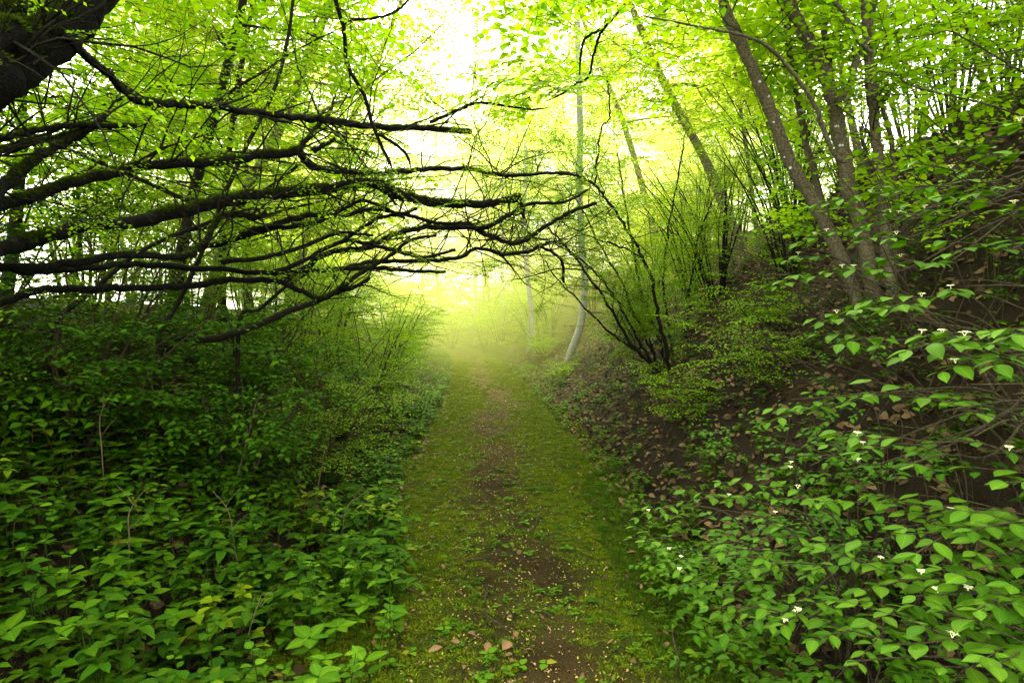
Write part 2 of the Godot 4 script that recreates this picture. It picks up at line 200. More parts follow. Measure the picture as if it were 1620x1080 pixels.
func smooth(p: Array, r: Array, per: int, wobble: float) -> Array:
	var op := []
	var orad := []
	var count := p.size()
	for i in count - 1:
		var p0: Vector3 = p[maxi(i - 1, 0)]
		var p1: Vector3 = p[i]
		var p2: Vector3 = p[i + 1]
		var p3: Vector3 = p[mini(i + 2, count - 1)]
		for k in per:
			var t := float(k) / per
			var at := p1.cubic_interpolate(p2, p0, p3, t)
			var rr := lerpf(r[i], r[i + 1], t)
			if i + k > 0:
				at += Vector3(f(-1, 1), f(-1, 1), f(-1, 1)) * wobble * minf(rr, 0.02)
			op.append(at)
			orad.append(rr * (1.0 + 0.12 * wave.get_noise_3dv(at * 30.0)))
	op.append(p[count - 1])
	orad.append(r[count - 1])
	return [op, orad]

# ------------------------------------------------------------------ scene tree helpers
func numbered(called: String) -> String:
	used[called] = used.get(called, -1) + 1
	return called if used[called] == 0 else "%s_%03d" % [called, used[called]]

func tag(o: Node3D, label: String, category: String, group := "") -> Node3D:
	o.set_meta("label", label)
	o.set_meta("category", category)
	if group:
		o.set_meta("group", group)
	return o

func thing(called: String, at: Vector3, label: String, category: String, group := "") -> Node3D:
	var o := Node3D.new()
	o.name = numbered(called)
	add_child(o)
	o.position = at
	return tag(o, label, category, group)

func part(called: String, m: Mesh, material: Material, parent: Node3D) -> MeshInstance3D:
	var o := MeshInstance3D.new()
	o.name = numbered(called) if parent == self else called
	o.mesh = m
	o.material_override = material
	parent.add_child(o, true)
	return o

func many(called: String, m: Mesh, material: Material, where: Array, parent: Node3D, kind := "", tints: Array = []) -> MultiMeshInstance3D:
	var mm := MultiMesh.new()
	mm.transform_format = MultiMesh.TRANSFORM_3D
	mm.use_colors = tints.size() > 0
	mm.mesh = m
	mm.instance_count = where.size()
	for i in where.size():
		mm.set_instance_transform(i, where[i])
		if tints.size() > 0:
			mm.set_instance_color(i, tints[i])
	var o := MultiMeshInstance3D.new()
	o.name = numbered(called) if parent == self else called
	o.multimesh = mm
	o.material_override = material
	parent.add_child(o, true)
	if kind:
		o.set_meta("kind", kind)
	return o

# ------------------------------------------------------------------ land
func path_x(z: float) -> float:
	var d := maxf(-z, 0.0)
	return -0.0024 * d * d if d < 40.0 else -3.84 - 0.192 * (d - 40.0)

func land(x: float, z: float) -> float:
	var d := maxf(-z, 0.0)
	var s := x - path_x(z)
	var h := 0.0
	if s > 0.0:
		var t := maxf(0.0, s - 1.05)
		var k := lerpf(1.05, 0.66, smoothstep(5.0, 16.0, d))
		h = k * (sqrt(t * t + 0.16) - 0.4)
		h = h if h < 3.0 else 3.0 + 3.5 * (1.0 - exp(-(h - 3.0) / 3.5))
	else:
		var t := maxf(0.0, -s - 1.1)
		h = 0.62 * (sqrt(t * t + 0.25) - 0.5)
		h = 2.3 * (1.0 - exp(-h / 2.3 * 1.1)) if h > 0.0 else 0.0
	if s > 1.5:
		h += minf(s - 1.5, 2.5) * 0.22 * wave.get_noise_2d(x * 3.1 + 33.0, z * 3.1)
	var rough := clampf((absf(s) - 0.8) * 0.6, 0.12, 1.0)
	return h + rough * (0.10 * wave.get_noise_2d(x * 6.0, z * 6.0) + 0.035 * wave.get_noise_2d(x * 30.0 + 70.0, z * 30.0))

func on_land(x: float, z: float, sink := 0.0) -> Vector3:
	return Vector3(x, land(x, z) - sink, z)

func land_normal(x: float, z: float) -> Vector3:
	var e := 0.12
	return Vector3(land(x - e, z) - land(x + e, z), 2.0 * e, land(x, z - e) - land(x, z + e)).normalized()

# a frame whose y axis is up_dir and whose z axis runs near dir
func aimed(at: Vector3, dir: Vector3, up_dir: Vector3, size := 1.0) -> Transform3D:
	var z := dir.normalized()
	var x := up_dir.cross(z)
	if x.length() < 0.01:
		x = Vector3.RIGHT
	x = x.normalized()
	return Transform3D(Basis(x, z.cross(x), z).scaled(Vector3.ONE * size), at)

func round_dir(el_lo: float, el_hi: float) -> Vector3:
	var az := f(0, TAU)
	var el := deg_to_rad(f(el_lo, el_hi))
	return Vector3(cos(az) * cos(el), sin(el), sin(az) * cos(el))

# ------------------------------------------------------------------ materials
func noise_texture(freq: float, dark: Color, light: Color, size := 512, octaves := 5) -> NoiseTexture2D:
	var nt := NoiseTexture2D.new()
	nt.width = size
	nt.height = size
	nt.seamless = true
	var fn := FastNoiseLite.new()
	fn.seed = 11 + int(freq * 1000.0)
	fn.noise_type = FastNoiseLite.TYPE_SIMPLEX
	fn.frequency = freq
	fn.fractal_octaves = octaves
	nt.noise = fn
	var g := Gradient.new()
	g.set_color(0, dark)
	g.set_color(1, light)
	nt.color_ramp = g
	return nt

func leaf_material(through: Color, gloss: float, shine := 0.22) -> StandardMaterial3D:
	var m := StandardMaterial3D.new()
	m.vertex_color_use_as_albedo = true
	m.roughness = gloss
	m.metallic_specular = shine
	if through.g > 0.0:
		m.backlight_enabled = true
		m.backlight = through
	return m

func bark_material(base: Color, scale: Vector3, contrast: float) -> StandardMaterial3D:
	var m := StandardMaterial3D.new()
	m.albedo_color = base.linear_to_srgb()
	m.roughness = 0.95
	m.metallic_specular = 0.25
	m.uv1_triplanar = true
	m.uv1_scale = scale
	m.albedo_texture = noise_texture(0.03, Color(1 - contrast, 1 - contrast, 1 - contrast), Color.WHITE)
	m.heightmap_enabled = true
	m.heightmap_texture = noise_texture(0.05, Color.BLACK, Color.WHITE)
	m.heightmap_scale = 1.2
	return m

# midrib and side veins of a leaf blade, as a print of slightly paler lines with a little mottling
func vein_image(relief: bool) -> ImageTexture:
	var im := Image.create(256, 256, false, Image.FORMAT_RGB8)
	for y in 256:
		for x in 256:
			var a := absf(x - 127.5) / 127.5
			var z := y / 255.0
			var k := fposmod(z * 8.0 - a * 2.6, 1.0)
			var line := smoothstep(0.10, 0.0, absf(k - 0.5)) * smoothstep(1.0, 0.75, a)
			line = maxf(line * 0.7, smoothstep(0.05, 0.015, a))
			var mott := 0.07 * wave.get_noise_2d(x * 0.9, y * 0.9) + 0.05 * wave.get_noise_2d(x * 3.1 + 400.0, y * 3.1)
			var l := 0.82 + mott + 0.16 * line
			if relief:
				l = 0.7 - 0.5 * line + mott
			im.set_pixel(x, y, Color(minf(l * (1.0 + 0.05 * line), 1.0), minf(l, 1.0), minf(l, 1.0)))
	return ImageTexture.create_from_image(im)

func make_materials() -> void:
	mat.canopy = leaf_material(Color(1.0, 1.0, 0.5), 0.6, 0.15)
	mat.leaf = leaf_material(Color(0.8, 0.8, 0.3), 0.55, 0.18)
	mat.low = leaf_material(Color(0.7, 0.7, 0.3), 0.65, 0.14)
	var veins := vein_image(false)
	var ribs := vein_image(true)
	for m in [mat.leaf, mat.low]:
		m.albedo_texture = veins
		m.heightmap_enabled = true
		m.heightmap_texture = ribs
		m.heightmap_scale = 0.15
	mat.moss = leaf_material(Color(0, 0, 0), 0.9, 0.1)
	mat.dry = leaf_material(Color(0, 0, 0), 0.85, 0.15)
	mat.flower = leaf_material(Color(0.5, 0.5, 0.4), 0.6)
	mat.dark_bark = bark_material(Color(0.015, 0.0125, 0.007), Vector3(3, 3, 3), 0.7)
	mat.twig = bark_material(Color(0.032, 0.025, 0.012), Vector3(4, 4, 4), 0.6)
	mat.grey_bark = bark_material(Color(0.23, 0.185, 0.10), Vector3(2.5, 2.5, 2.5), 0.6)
	mat.cane = bark_material(Color(0.10, 0.075, 0.035), Vector3(4, 4, 4), 0.5)
	mat.birch = bark_material(Color(0.62, 0.58, 0.5), Vector3(0.8, 5.0, 0.8), 0.75)
	mat.straw = bark_material(Color(0.22, 0.17, 0.08), Vector3(4, 4, 4), 0.4)
	mat.lichen = StandardMaterial3D.new()
	mat.lichen.albedo_color = Color(0.38, 0.40, 0.32).linear_to_srgb()
	mat.lichen.roughness = 1.0
	var g := StandardMaterial3D.new()
	g.vertex_color_use_as_albedo = true
	g.roughness = 0.97
	g.metallic_specular = 0.2
	g.uv1_triplanar = true
	g.uv1_world_triplanar = true
	g.uv1_scale = Vector3(1.3, 1.3, 1.3)
	g.albedo_texture = noise_texture(0.06, Color(0.45, 0.45, 0.45), Color.WHITE, 1024, 6)
	g.heightmap_enabled = true
	g.heightmap_texture = noise_texture(0.09, Color.BLACK, Color.WHITE, 1024, 6)
	g.heightmap_scale = 3.0
	mat.soil = g

# ------------------------------------------------------------------ leaf sprays (a twig with its leaves), shared by all copies
func make_spray(length: float, pairs: int, leaf_len: float, narrow: float, ca: Color, cb: Color, side_twigs: int, flat: float, rows := 1) -> ArrayMesh:
	var sh := Shape.new()
	var bark := Color(0.05, 0.045, 0.02)
	var axes := [[Vector3.ZERO, Vector3(0, 0.12, 1).normalized(), length, pairs]]
	for k in side_twigs:
		var t := 0.15 + 0.7 * k / maxi(side_twigs, 1)
		var side := 1.0 if k % 2 == 0 else -1.0
		axes.append([Vector3(0, 0.1 * t * length, t * length), Vector3(side * f(0.6, 1.0), f(-0.15, 0.25), f(0.5, 0.9)).normalized(), length * f(0.35, 0.6) * (1.1 - 0.5 * t), int(pairs * 0.6)])
	for a in axes:
		var pts := []
		var rad := []
		var dir: Vector3 = a[1]
		var at: Vector3 = a[0]
		for j in 5:
			pts.append(at)
			rad.append(0.0035 * (1.1 - j * 0.2) * length / 0.8)
			dir = (dir + Vector3(f(-0.18, 0.18), f(-0.14, 0.06), 0)).normalized()
			at += dir * a[2] / 4.0
		sh.tube(pts, rad, 3, bark, 0.0, rng)
		for j in a[3]:
			for s in [-1.0, 1.0]:
				var t: float = clampf((j + 0.8 + s * 0.2 + f(-0.2, 0.2)) / a[3], 0.05, 1.0)
				var p: Vector3 = (pts[int(minf(t * 4.0, 3.0))] as Vector3).lerp(pts[int(minf(t * 4.0, 3.0)) + 1], t * 4.0 - int(minf(t * 4.0, 3.0)))
				var axis: Vector3 = a[1]
				var right := UP.cross(axis).normalized()
				var ld = (axis * f(0.3, 0.8) + right * s * f(0.7, 1.1) + UP * f(-0.35, 0.15)).normalized()
				var lu := (UP + Vector3(f(-1, 1), 0, f(-1, 1)) * flat).normalized()
				var ll := leaf_len * f(0.65, 1.15)
				sh.leaf(aimed(p, ld, lu), ll, ll * narrow * f(0.85, 1.15), tint(ca, cb), f(0.1, 0.45), f(0.02, 0.3), rows)
	return sh.done()

func make_sprays() -> void:
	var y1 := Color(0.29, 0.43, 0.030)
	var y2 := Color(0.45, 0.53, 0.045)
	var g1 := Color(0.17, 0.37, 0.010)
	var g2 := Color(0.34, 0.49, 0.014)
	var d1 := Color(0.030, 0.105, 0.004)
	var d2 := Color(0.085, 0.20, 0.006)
	sprays.canopy = []
	sprays.near = []
	sprays.bush = []
	sprays.small = []
	sprays.carpet = []
	sprays.honey = []
	for k in 4:
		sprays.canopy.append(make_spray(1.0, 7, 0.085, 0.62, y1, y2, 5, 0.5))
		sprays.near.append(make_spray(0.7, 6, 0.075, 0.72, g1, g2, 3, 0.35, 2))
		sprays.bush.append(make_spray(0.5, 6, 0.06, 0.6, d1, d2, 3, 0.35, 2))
		sprays.small.append(make_spray(0.45, 8, 0.034, 0.55, Color(0.10, 0.25, 0.008), Color(0.26, 0.38, 0.010), 4, 0.5))
		sprays.honey.append(make_spray(0.38, 5, 0.055, 0.6, Color(0.045, 0.15, 0.006), Color(0.09, 0.22, 0.008), 3, 0.3, 3))
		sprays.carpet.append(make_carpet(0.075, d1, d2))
	# moss: a tuft of short blades
	sprays.tuft = []
	for k in 3:
		var sh := Shape.new()
		for j in 26:
			var az := f(0, TAU)
			var r := sqrt(rng.randf())
			var p := Vector3(cos(az) * r * 0.5, 0, sin(az) * r * 0.5)
			var d := (Vector3(cos(az) * 0.9 * r, f(0.5, 1.1), sin(az) * 0.9 * r) + Vector3(f(-.4, .4), 0, f(-.4, .4))).normalized()
			sh.leaf(aimed(p, d, Vector3(f(-1, 1), 0.3, f(-1, 1)).normalized()), f(0.35, 0.8), f(0.07, 0.16), tint(Color(0.75, 0.8, 0.7), Color(1, 1, 1)), 0.2, 0.2, 1)
		sprays.tuft.append(sh.done())
	# dry leaves: curled blades
	sprays.dry = []
	for k in 4:
		var sh := Shape.new()
		sh.leaf(Transform3D(Basis.IDENTITY, Vector3(0, 0, -0.5)), 1.0, f(0.45, 0.75), Color(1, 1, 1), f(0.2, 0.9), f(-0.5, 0.4), 4, 0.5)
		sprays.dry.append(sh.done())

# a low plant: short stems, each with a whorl of leaflets
func make_carpet(leaf_len: float, ca: Color, cb: Color) -> ArrayMesh:
	var sh := Shape.new()
	for k in 7:
		var foot := Vector3(f(-0.12, 0.12), 0, f(-0.12, 0.12))
		var head := foot + Vector3(f(-0.06, 0.06), f(0.06, 0.24), f(-0.06, 0.06))
		sh.tube([foot, foot.lerp(head, 0.5) + Vector3(f(-.01, .01), 0, f(-.01, .01)), head], [0.002, 0.0018, 0.0014], 3, Color(0.06, 0.09, 0.02), 0.0, rng)
		var turn := f(0, TAU)
		for j in 3 + rng.randi() % 3:
			var az := turn + TAU * j / 4.5
			var ll := leaf_len * f(0.6, 1.15)
			sh.leaf(aimed(head, Vector3(cos(az), f(-0.15, 0.3), sin(az)), UP + Vector3(f(-.2, .2), 0, f(-.2, .2))), ll, ll * f(0.55, 0.75), tint(ca, cb), f(0.1, 0.4), f(0.0, 0.35), 2)
	return sh.done()

var deal := 0
func spread_over(called: String, kinds: Array, material: Material, where: Array, parent: Node3D, tints: Array = []) -> void:
	if where.size() == 0:
		return
	if parent != self:
		# one mass of foliage per thing; the variants take turns from thing to thing
		deal += 1
		many(called, kinds[deal % kinds.size()], material, where, parent, "stuff", tints)
		return
	var all := Node3D.new()
	all.name = numbered(called)
	all.set_meta("kind", "stuff")
	add_child(all)
	for k in kinds.size():
		var mine := []
		var cols := []
		for i in range(k, where.size(), kinds.size()):
			mine.append(where[i])
			if tints.size() > 0:
				cols.append(tints[i])
		many(called + "_patch", kinds[k], material, mine, all, "stuff", cols)

# ------------------------------------------------------------------ trees and shrubs
func twig_walk(sh: Shape, at: Vector3, dir: Vector3, length: float, r: float, level: int, sites: Array, crook := 0.32, col := Color.WHITE) -> void:
	var steps := 6
	var pts := [at]
	var rad := [r]
	var d := dir.normalized()
	for j in steps:
		d = (d + Vector3(f(-1, 1), f(-1, 1), f(-1, 1)) * crook + UP * 0.02).normalized()
		at += d * length / steps
		pts.append(at)
		rad.append(r * (1.0 - 0.75 * (j + 1) / steps))
		if level > 0 and j > 0 and rng.randf() < 0.75:
			var nd := (d + Vector3(f(-1, 1), f(-0.8, 0.9), f(-1, 1)) * 0.9).normalized()
			twig_walk(sh, at, nd, length * f(0.35, 0.65), rad[-1] * 0.7, level - 1, sites, crook, col)
		if level < 2 and j > 1:
			sites.append([at, d])
	sh.tube(pts, rad, 4 if r > 0.006 else 3, col, 0.0, rng)

func grown_tree(called: String, base: Vector3, top: Vector3, r: float, spread: float, limbs: int, leaves: int, start: float, kinds: Array, label: String, group: String, bark: Material, leaf_mat: Material, size := 1.0, crook := 0.25) -> Node3D:
	var t := thing(called, base, label, "tree", group)
	var sh := Shape.new()
	var p := []
	var rad := []
	var bend := Vector3(f(-1, 1), 0, f(-1, 1)) * (top - base).length() * 0.05
	for j in 6:
		var k := j / 5.0
		p.append((top - base) * k + bend * sin(k * PI) + Vector3(f(-1, 1), 0, f(-1, 1)) * crook * 0.3 * (1.0 if j > 0 else 0.0))
		rad.append(r * (1.25 if j == 0 else 1.0 - 0.75 * k))
	p[0] -= Vector3(0, 0.25, 0)
	var s := smooth(p, rad, 5, 0.05)
	sh.tube(s[0], s[1], 8, Color.WHITE, 0.06, rng)
	var where := []
	var line: Array = s[0]
	for i in limbs:
		var k := start + (0.97 - start) * (i + rng.randf()) / limbs
		var at: Vector3 = line[int(k * (line.size() - 1))]
		var az := i * 2.4 + f(-0.5, 0.5)
		var reach := spread * (1.15 - 0.55 * k) * f(0.75, 1.2)
		var dir := Vector3(cos(az), f(0.15, 0.7), sin(az)).normalized()
		var lp := [at]
		var lr := [r * 0.42 * (1.15 - k)]
		var d := dir
		for j in 5:
			d = (d + Vector3(f(-1, 1), f(-1, 0.7), f(-1, 1)) * crook).normalized()
			lp.append((lp[-1] as Vector3) + d * reach / 5.0)
			lr.append(lr[0] * (0.85 - 0.15 * j))
		sh.tube(lp, lr, 5, Color.WHITE, 0.0, rng)
		for m in maxi(1, leaves / limbs):
			var u := pow(rng.randf(), 0.6) * 5.0
			var q := int(minf(u, 4.0))
			var from: Vector3 = (lp[q] as Vector3).lerp(lp[q + 1], u - q)
			var off := round_dir(-35, 45)
			var far := f(0.0, 0.42) * spread * (1.1 - u * 0.12)
			var out := (off + d * 0.5).normalized()
			where.append(aimed(from + off * far, Vector3(out.x, out.y * 0.5 - 0.12, out.z), UP + Vector3(f(-.4, .4), 0, f(-.4, .4)), size * f(0.75, 1.3)))
			if m % 5 == 0 and far > 0.15:
				sh.tube([from, from + off * far * 0.55 + Vector3(0, f(-.05, .05), 0), from + off * far], [0.007, 0.005, 0.003], 3, Color.WHITE, 0.0, rng)
	part("trunk", sh.done(), bark, t)
	spread_over("crown", kinds, leaf_mat, where, t)
	return t

func grown_shrub(called: String, base: Vector3, height: float, spread: float, stems: int, leaves: int, kinds: Array, label: String, group: String, bark: Material, leaf_mat: Material, lean := Vector3.ZERO, size := 1.0, bare := 0.15) -> Node3D:
	var t := thing(called, base, label, "shrub", group)
	var where := []
	for i in stems:
		var az := i * 2.4 + f(-0.6, 0.6)
		var reach := spread * f(0.45, 1.05)
		var tip := Vector3(cos(az) * reach, height * f(0.7, 1.08), sin(az) * reach) + lean
		var foot := Vector3(cos(az), 0, sin(az)) * f(0.02, 0.12)
		foot.y = land(base.x + foot.x, base.z + foot.z) - base.y - 0.05
		var mid := foot.lerp(tip, 0.5) + Vector3(f(-.1, .1), height * 0.16, f(-.1, .1))
		var r := 0.006 + height * 0.0045
		var s := smooth([foot, foot.lerp(mid, 0.5) + Vector3(0, height * .05, 0), mid, tip], [r, r * 0.85, r * 0.65, r * 0.3], 4, 0.6)
		var sh := Shape.new()
		sh.tube(s[0], s[1], 5, Color.WHITE, 0.05, rng)
		var line: Array = s[0]
		for m in maxi(1, leaves / stems):
			var k := bare + (1.0 - bare) * rng.randf()
			var at: Vector3 = line[int(k * (line.size() - 1))]
			var off := round_dir(-30, 45)
			var far := f(0.0, 0.38) * spread * k
			where.append(aimed(at + off * far, Vector3(off.x, f(-0.25, 0.3), off.z), UP + Vector3(f(-.3, .3), 0, f(-.3, .3)), size * f(0.7, 1.25)))
			if m % 3 == 0:
				sh.tube([at, at + off * far * 0.5 + Vector3(f(-.02, .02), f(-.02, .02), f(-.02, .02)), at + off * far], [r * .35, r * .28, r * .18], 3, Color.WHITE, 0.0, rng)
		part("stem", sh.done(), bark, t)
	spread_over("foliage", kinds, leaf_mat, where, t)
	return t

# limbs traced as world points with radii, each a part of the thing
func limbs_of(t: Node3D, rows: Array, bark: Material, called: String, twigs: int, twig_len: float, sites: Array, moss_at: Array, sides := 8, level := 1) -> void:
	var tw := Shape.new()
	for row in rows:
		var s := curve(row, 6, 1.1 if sides == 7 else 0.4)
		var sh := Shape.new()
		var line: Array = s[0]
		for i in line.size():
			line[i] -= t.position
		if sides < 8:
			for i in 4:
				s[1][-1 - i] *= 0.2 + 0.2 * i
		sh.tube(line, s[1], sides, Color.WHITE, 0.09, rng)
		part(called, sh.done(), bark, t)
		var count := line.size()
		var length := 0.0
		for i in count - 1:
			length += (line[i + 1] - line[i]).length()
		for i in int(twigs * length):
			var k := f(0.12, 1.0) if row.size() < 40 else f(0.5, 1.0)
			var j := int(k * (count - 2))
			var d: Vector3 = (line[j + 1] - line[j]).normalized()
			var nd := (d * f(0.1, 0.9) + Vector3(f(-1, 1), f(-0.5, 1.0), f(-1, 1))).normalized()
			twig_walk(tw, line[j], nd, twig_len * f(0.4, 1.2), clampf(s[1][j] * 0.45, 0.0022, 0.007), level, sites)
		if moss_at != null:
			for i in int(length * 260.0):
				var j := rng.randi() % (count - 1)
				var at: Vector3 = (line[j] as Vector3).lerp(line[j + 1], rng.randf())
				if wave.get_noise_3dv((at + t.position) * 9.0) < -0.12:
					continue
				var d: Vector3 = (line[j + 1] - line[j]).normalized()
				var side := d.cross(UP).normalized()
				var out := (side * f(-1.0, 1.0) + side.cross(d) * 0.75).normalized()
				moss_at.append(aimed(at + out * s[1][j] * 0.92, d + Vector3(f(-1, 1), f(-1, 1), f(-1, 1)) * 0.4, out, f(0.016, 0.032) * clampf(s[1][j] / 0.03, 0.5, 1.3)))
	if tw.v.size() > 0:
		part("twigs", tw.done(), mat.twig, t).set_meta("kind", "stuff")

func leaf_sites(t: Node3D, sites: Array, keep: float, kinds: Array, leaf_mat: Material, size: float, called := "foliage") -> void:
	var where := []
	for s in sites:
		if rng.randf() < keep:
			var d: Vector3 = s[1]
			where.append(aimed(s[0], Vector3(d.x, d.y * 0.4 + f(-.2, .2), d.z) + Vector3(f(-.4, .4), 0, f(-.4, .4)), UP + Vector3(f(-.4, .4), 0, f(-.4, .4)), size * f(0.6, 1.2)))
	spread_over(called, kinds, leaf_mat, where, t)

# ------------------------------------------------------------------ the setting
func build_land() -> void:
	var xs := []
	var x := -26.0
	while x < 26.0:
		xs.append(x)
		x += 0.10 if absf(x + 0.3) < 4.0 else 0.35 if absf(x) < 9.0 else 1.2
	var zs := []
	var z := 9.0
	while z > -95.0:
		zs.append(z)
		z -= 0.5 if z > 0.5 else 0.10 if z > -8.0 else 0.25 if z > -22.0 else 1.1
	var sh := Shape.new()
	for b in zs:
		for a in xs:
			var ax: float = a + path_x(b)
			var s := absf(a)
			var y := land(ax, b) - (0.05 if s < 1.2 else 0.0)
			sh.v.append(Vector3(ax, y, b))
			sh.n.append(land_normal(ax, b))
			var k := clampf(0.5 + 0.9 * wave.get_noise_2d(ax * 5.0, b * 5.0), 0, 1)
			sh.c.append(Color(0.040, 0.028, 0.014).lerp(Color(0.085, 0.055, 0.027), k))
	var w := xs.size()
	for j in zs.size() - 1:
		for i in w - 1:
			var p := j * w + i
			sh.ix.append_array([p, p + w + 1, p + 1, p, p + w, p + w + 1])
	part("ground", sh.done(), mat.soil, self).set_meta("kind", "structure")

	# the trodden lane: bare brown soil along the middle, moss on both sides
	sh = Shape.new()
	var d := -3.0
	var rows := 0
	var cols := 46
	while d < 75.0:
		for i in cols:
			var s := -1.32 + 2.64 * i / (cols - 1.0)
			var px := path_x(-d) + s
			var edge := smoothstep(1.02, 1.32, absf(s))
			var y := land(px, -d) + 0.012 * wave.get_noise_2d(px * 45.0, d * 45.0) - 0.085 * edge
			sh.v.append(Vector3(px, y, -d))
			sh.n.append(UP)
			var bare := bare_at(px, -d)
			var moss := Color(0.070, 0.110, 0.005).lerp(Color(0.13, 0.155, 0.007), clampf(0.5 + wave.get_noise_2d(px * 14.0, d * 14.0), 0, 1))
			var soil := Color(0.085, 0.050, 0.013).lerp(Color(0.155, 0.100, 0.030), clampf(0.5 + wave.get_noise_2d(px * 22.0 + 40.0, d * 22.0), 0, 1))
			sh.c.append(moss.lerp(soil, bare))
		rows += 1
		d += 0.055 if d < 9.0 else 0.16 if d < 25.0 else 0.8
	for j in rows - 1:
		for i in cols - 1:
			var p := j * cols + i
			sh.ix.append_array([p, p + cols + 1, p + 1, p, p + cols, p + cols + 1])
	part("path", sh.done(), mat.soil, self).set_meta("kind", "structure")

func bare_at(px: float, z: float) -> float:
	var s := px - path_x(z)
	var near := smoothstep(0.62, 0.08, absf(s - 0.02 + 0.12 * sin(z * 0.6)))
	return clampf(near * 0.85 + 0.7 * wave.get_noise_2d(px * 9.0 + 11.0, z * 6.0) + 0.3 * wave.get_noise_2d(px * 40.0, z * 40.0), 0.0, 1.0)

func edge_of(z: float, side: float) -> float:
	# how far from the lane's middle the plants stand
	var d := -z
	var e := 0.82 if side > 0 else lerpf(0.72, 1.08, smoothstep(3.0, 7.0, d))
	if side > 0:
		e = lerpf(0.95, 1.0, smoothstep(3.0, 7.0, d))
	return e + 0.16 * wave.get_noise_2d(side * 50.0, z * 12.0)

func build_cover() -> void:
	# moss and short grass on the lane
	var where := []
	var cols := []
	for i in 46000:
		var d := 1.6 + pow(rng.randf(), 2.0) * 26.0
		var s := f(-1.25, 1.25)
		var px := path_x(-d) + s
		var b := bare_at(px, -d)
		if rng.randf() < b * 1.15 - 0.05:
			continue
		var tall := smoothstep(0.45, 0.95, s) * smoothstep(9.0, 4.0, d)
		var r := f(0.02, 0.055) * (0.8 + 0.03 * d)
		var t := Transform3D(Basis(UP, f(0, TAU)).scaled(Vector3(r, r * f(0.5, 0.95) * (1.0 + 0.8 * tall), r)), Vector3(px, land(px, -d) - 0.004, -d))
		where.append(t)
		cols.append(tint(Color(0.07, 0.125, 0.005), Color(0.17, 0.185, 0.008)) if tall < 0.5 else tint(Color(0.045, 0.09, 0.005), Color(0.09, 0.13, 0.007)))
	spread_over("path_moss", sprays.tuft, mat.moss, where, self, cols)
	# crumbs of old leaves on the bare middle
	where = []
	cols = []
	for i in 9000:
		var d := 1.8 + pow(rng.randf(), 1.5) * 20.0
		var s := f(-1.2, 1.2) * f(0.25, 1.0)
		var px := path_x(-d) + s
		var r := f(0.005, 0.014) * (1.0 + d * 0.08)
		where.append(Transform3D(Basis.from_euler(Vector3(f(-.5, .5), f(0, TAU), f(-.5, .5))).scaled(Vector3.ONE * r), Vector3(px, land(px, -d) + 0.008, -d)))
		cols.append(tint(Color(0.13, 0.06, 0.025), Color(0.40, 0.26, 0.12)) if rng.randf() < 0.6 else tint(Color(0.08, 0.14, 0.02), Color(0.3, 0.3, 0.04)))
	for i in 420:
		var d := 2.0 + pow(rng.randf(), 1.5) * 16.0
		var s := f(-1.25, 1.25)
		var px := path_x(-d) + s
		where.append(Transform3D(Basis.from_euler(Vector3(f(-.4, .4), f(0, TAU), f(-.4, .4))).scaled(Vector3.ONE * f(0.022, 0.05)), Vector3(px, land(px, -d) + 0.014, -d)))
		cols.append(tint(Color(0.06, 0.032, 0.014), Color(0.2, 0.12, 0.055)))
	spread_over("path_litter", sprays.dry, mat.dry, where, self, cols)
	# sprouts and clover among the moss
	where = []
	cols = []
	for i in 1500:
		var d := 2.0 + pow(rng.randf(), 1.6) * 16.0
		var s := f(-1.15, 1.15)
		var px := path_x(-d) + s
		if wave.get_noise_2d(px * 10.0 - 30.0, d * 10.0) < 0.02 and absf(s) < 0.8:
			continue
		var k := f(0.16, 0.34)
		where.append(Transform3D(Basis(UP, f(0, TAU)).scaled(Vector3(k, k * f(0.25, 0.5), k)), Vector3(px, land(px, -d), -d)))
		cols.append(tint(Color(1.0, 1.0, 1.0), Color(1.9, 1.35, 1.3)))
	spread_over("path_sprouts", sprays.carpet, mat.low, where, self, cols)
	# brown leaf litter on the banks, thick on the steep one
	where = []
	cols = []
	for i in 32000:
		var d := 0.6 + pow(rng.randf(), 1.5) * 26.0
		var steep := rng.randf() < 0.76
		var s := 1.0 + pow(rng.randf(), 1.1) * 7.0 if steep else -0.95 - rng.randf() * 4.5
		var px := path_x(-d) + s
		var r := f(0.035, 0.085)
		var nrm := land_normal(px, -d)
		var t := aimed(on_land(px, -d) + nrm * f(0.0, 0.03), Vector3(f(-1, 1), 0, f(-1, 1)), (nrm + Vector3(f(-1, 1), f(-.3, .6), f(-1, 1)) * 0.55).normalized(), r)
		where.append(t)
		cols.append(tint(Color(0.04, 0.025, 0.011), Color(0.16, 0.10, 0.043)))
	spread_over("fallen_leaves", sprays.dry, mat.dry, where, self, cols)
	# the green carpet beyond the plants that stand singly
	where = []
	cols = []
	for i in 14000:
		var d := 1.0 + pow(rng.randf(), 1.35) * 45.0
		var side := -1.0 if rng.randf() < 0.58 else 1.0
		var e := edge_of(-d, side)
		var s := e + pow(rng.randf(), 1.4) * (4.5 if side < 0 else 5.2)
		if side > 0 and rng.randf() > 0.55 + smoothstep(5.0, 16.0, d) * 0.35:
			continue
		var px := path_x(-d) + side * s
		if wave.get_noise_2d(px * 7.0 + 90.0, d * 7.0) < -0.28:
			continue
		var k := f(0.4, 1.15) * (0.75 if d > 5.0 else 1.0) * (0.8 if side > 0 else 1.0)
		where.append(Transform3D(Basis(UP, f(0, TAU)).scaled(Vector3(k, k * f(0.8, 1.4), k)), on_land(px, -d, 0.01)))
		cols.append((tint(Color(0.65, 0.72, 0.8), Color(1.5, 1.2, 1.2)) if rng.randf() < 0.95 else Color(3.2, 1.7, 1.5)) if side < 0 else tint(Color(1.1, 1.0, 1.0), Color(1.9, 1.4, 1.2)))
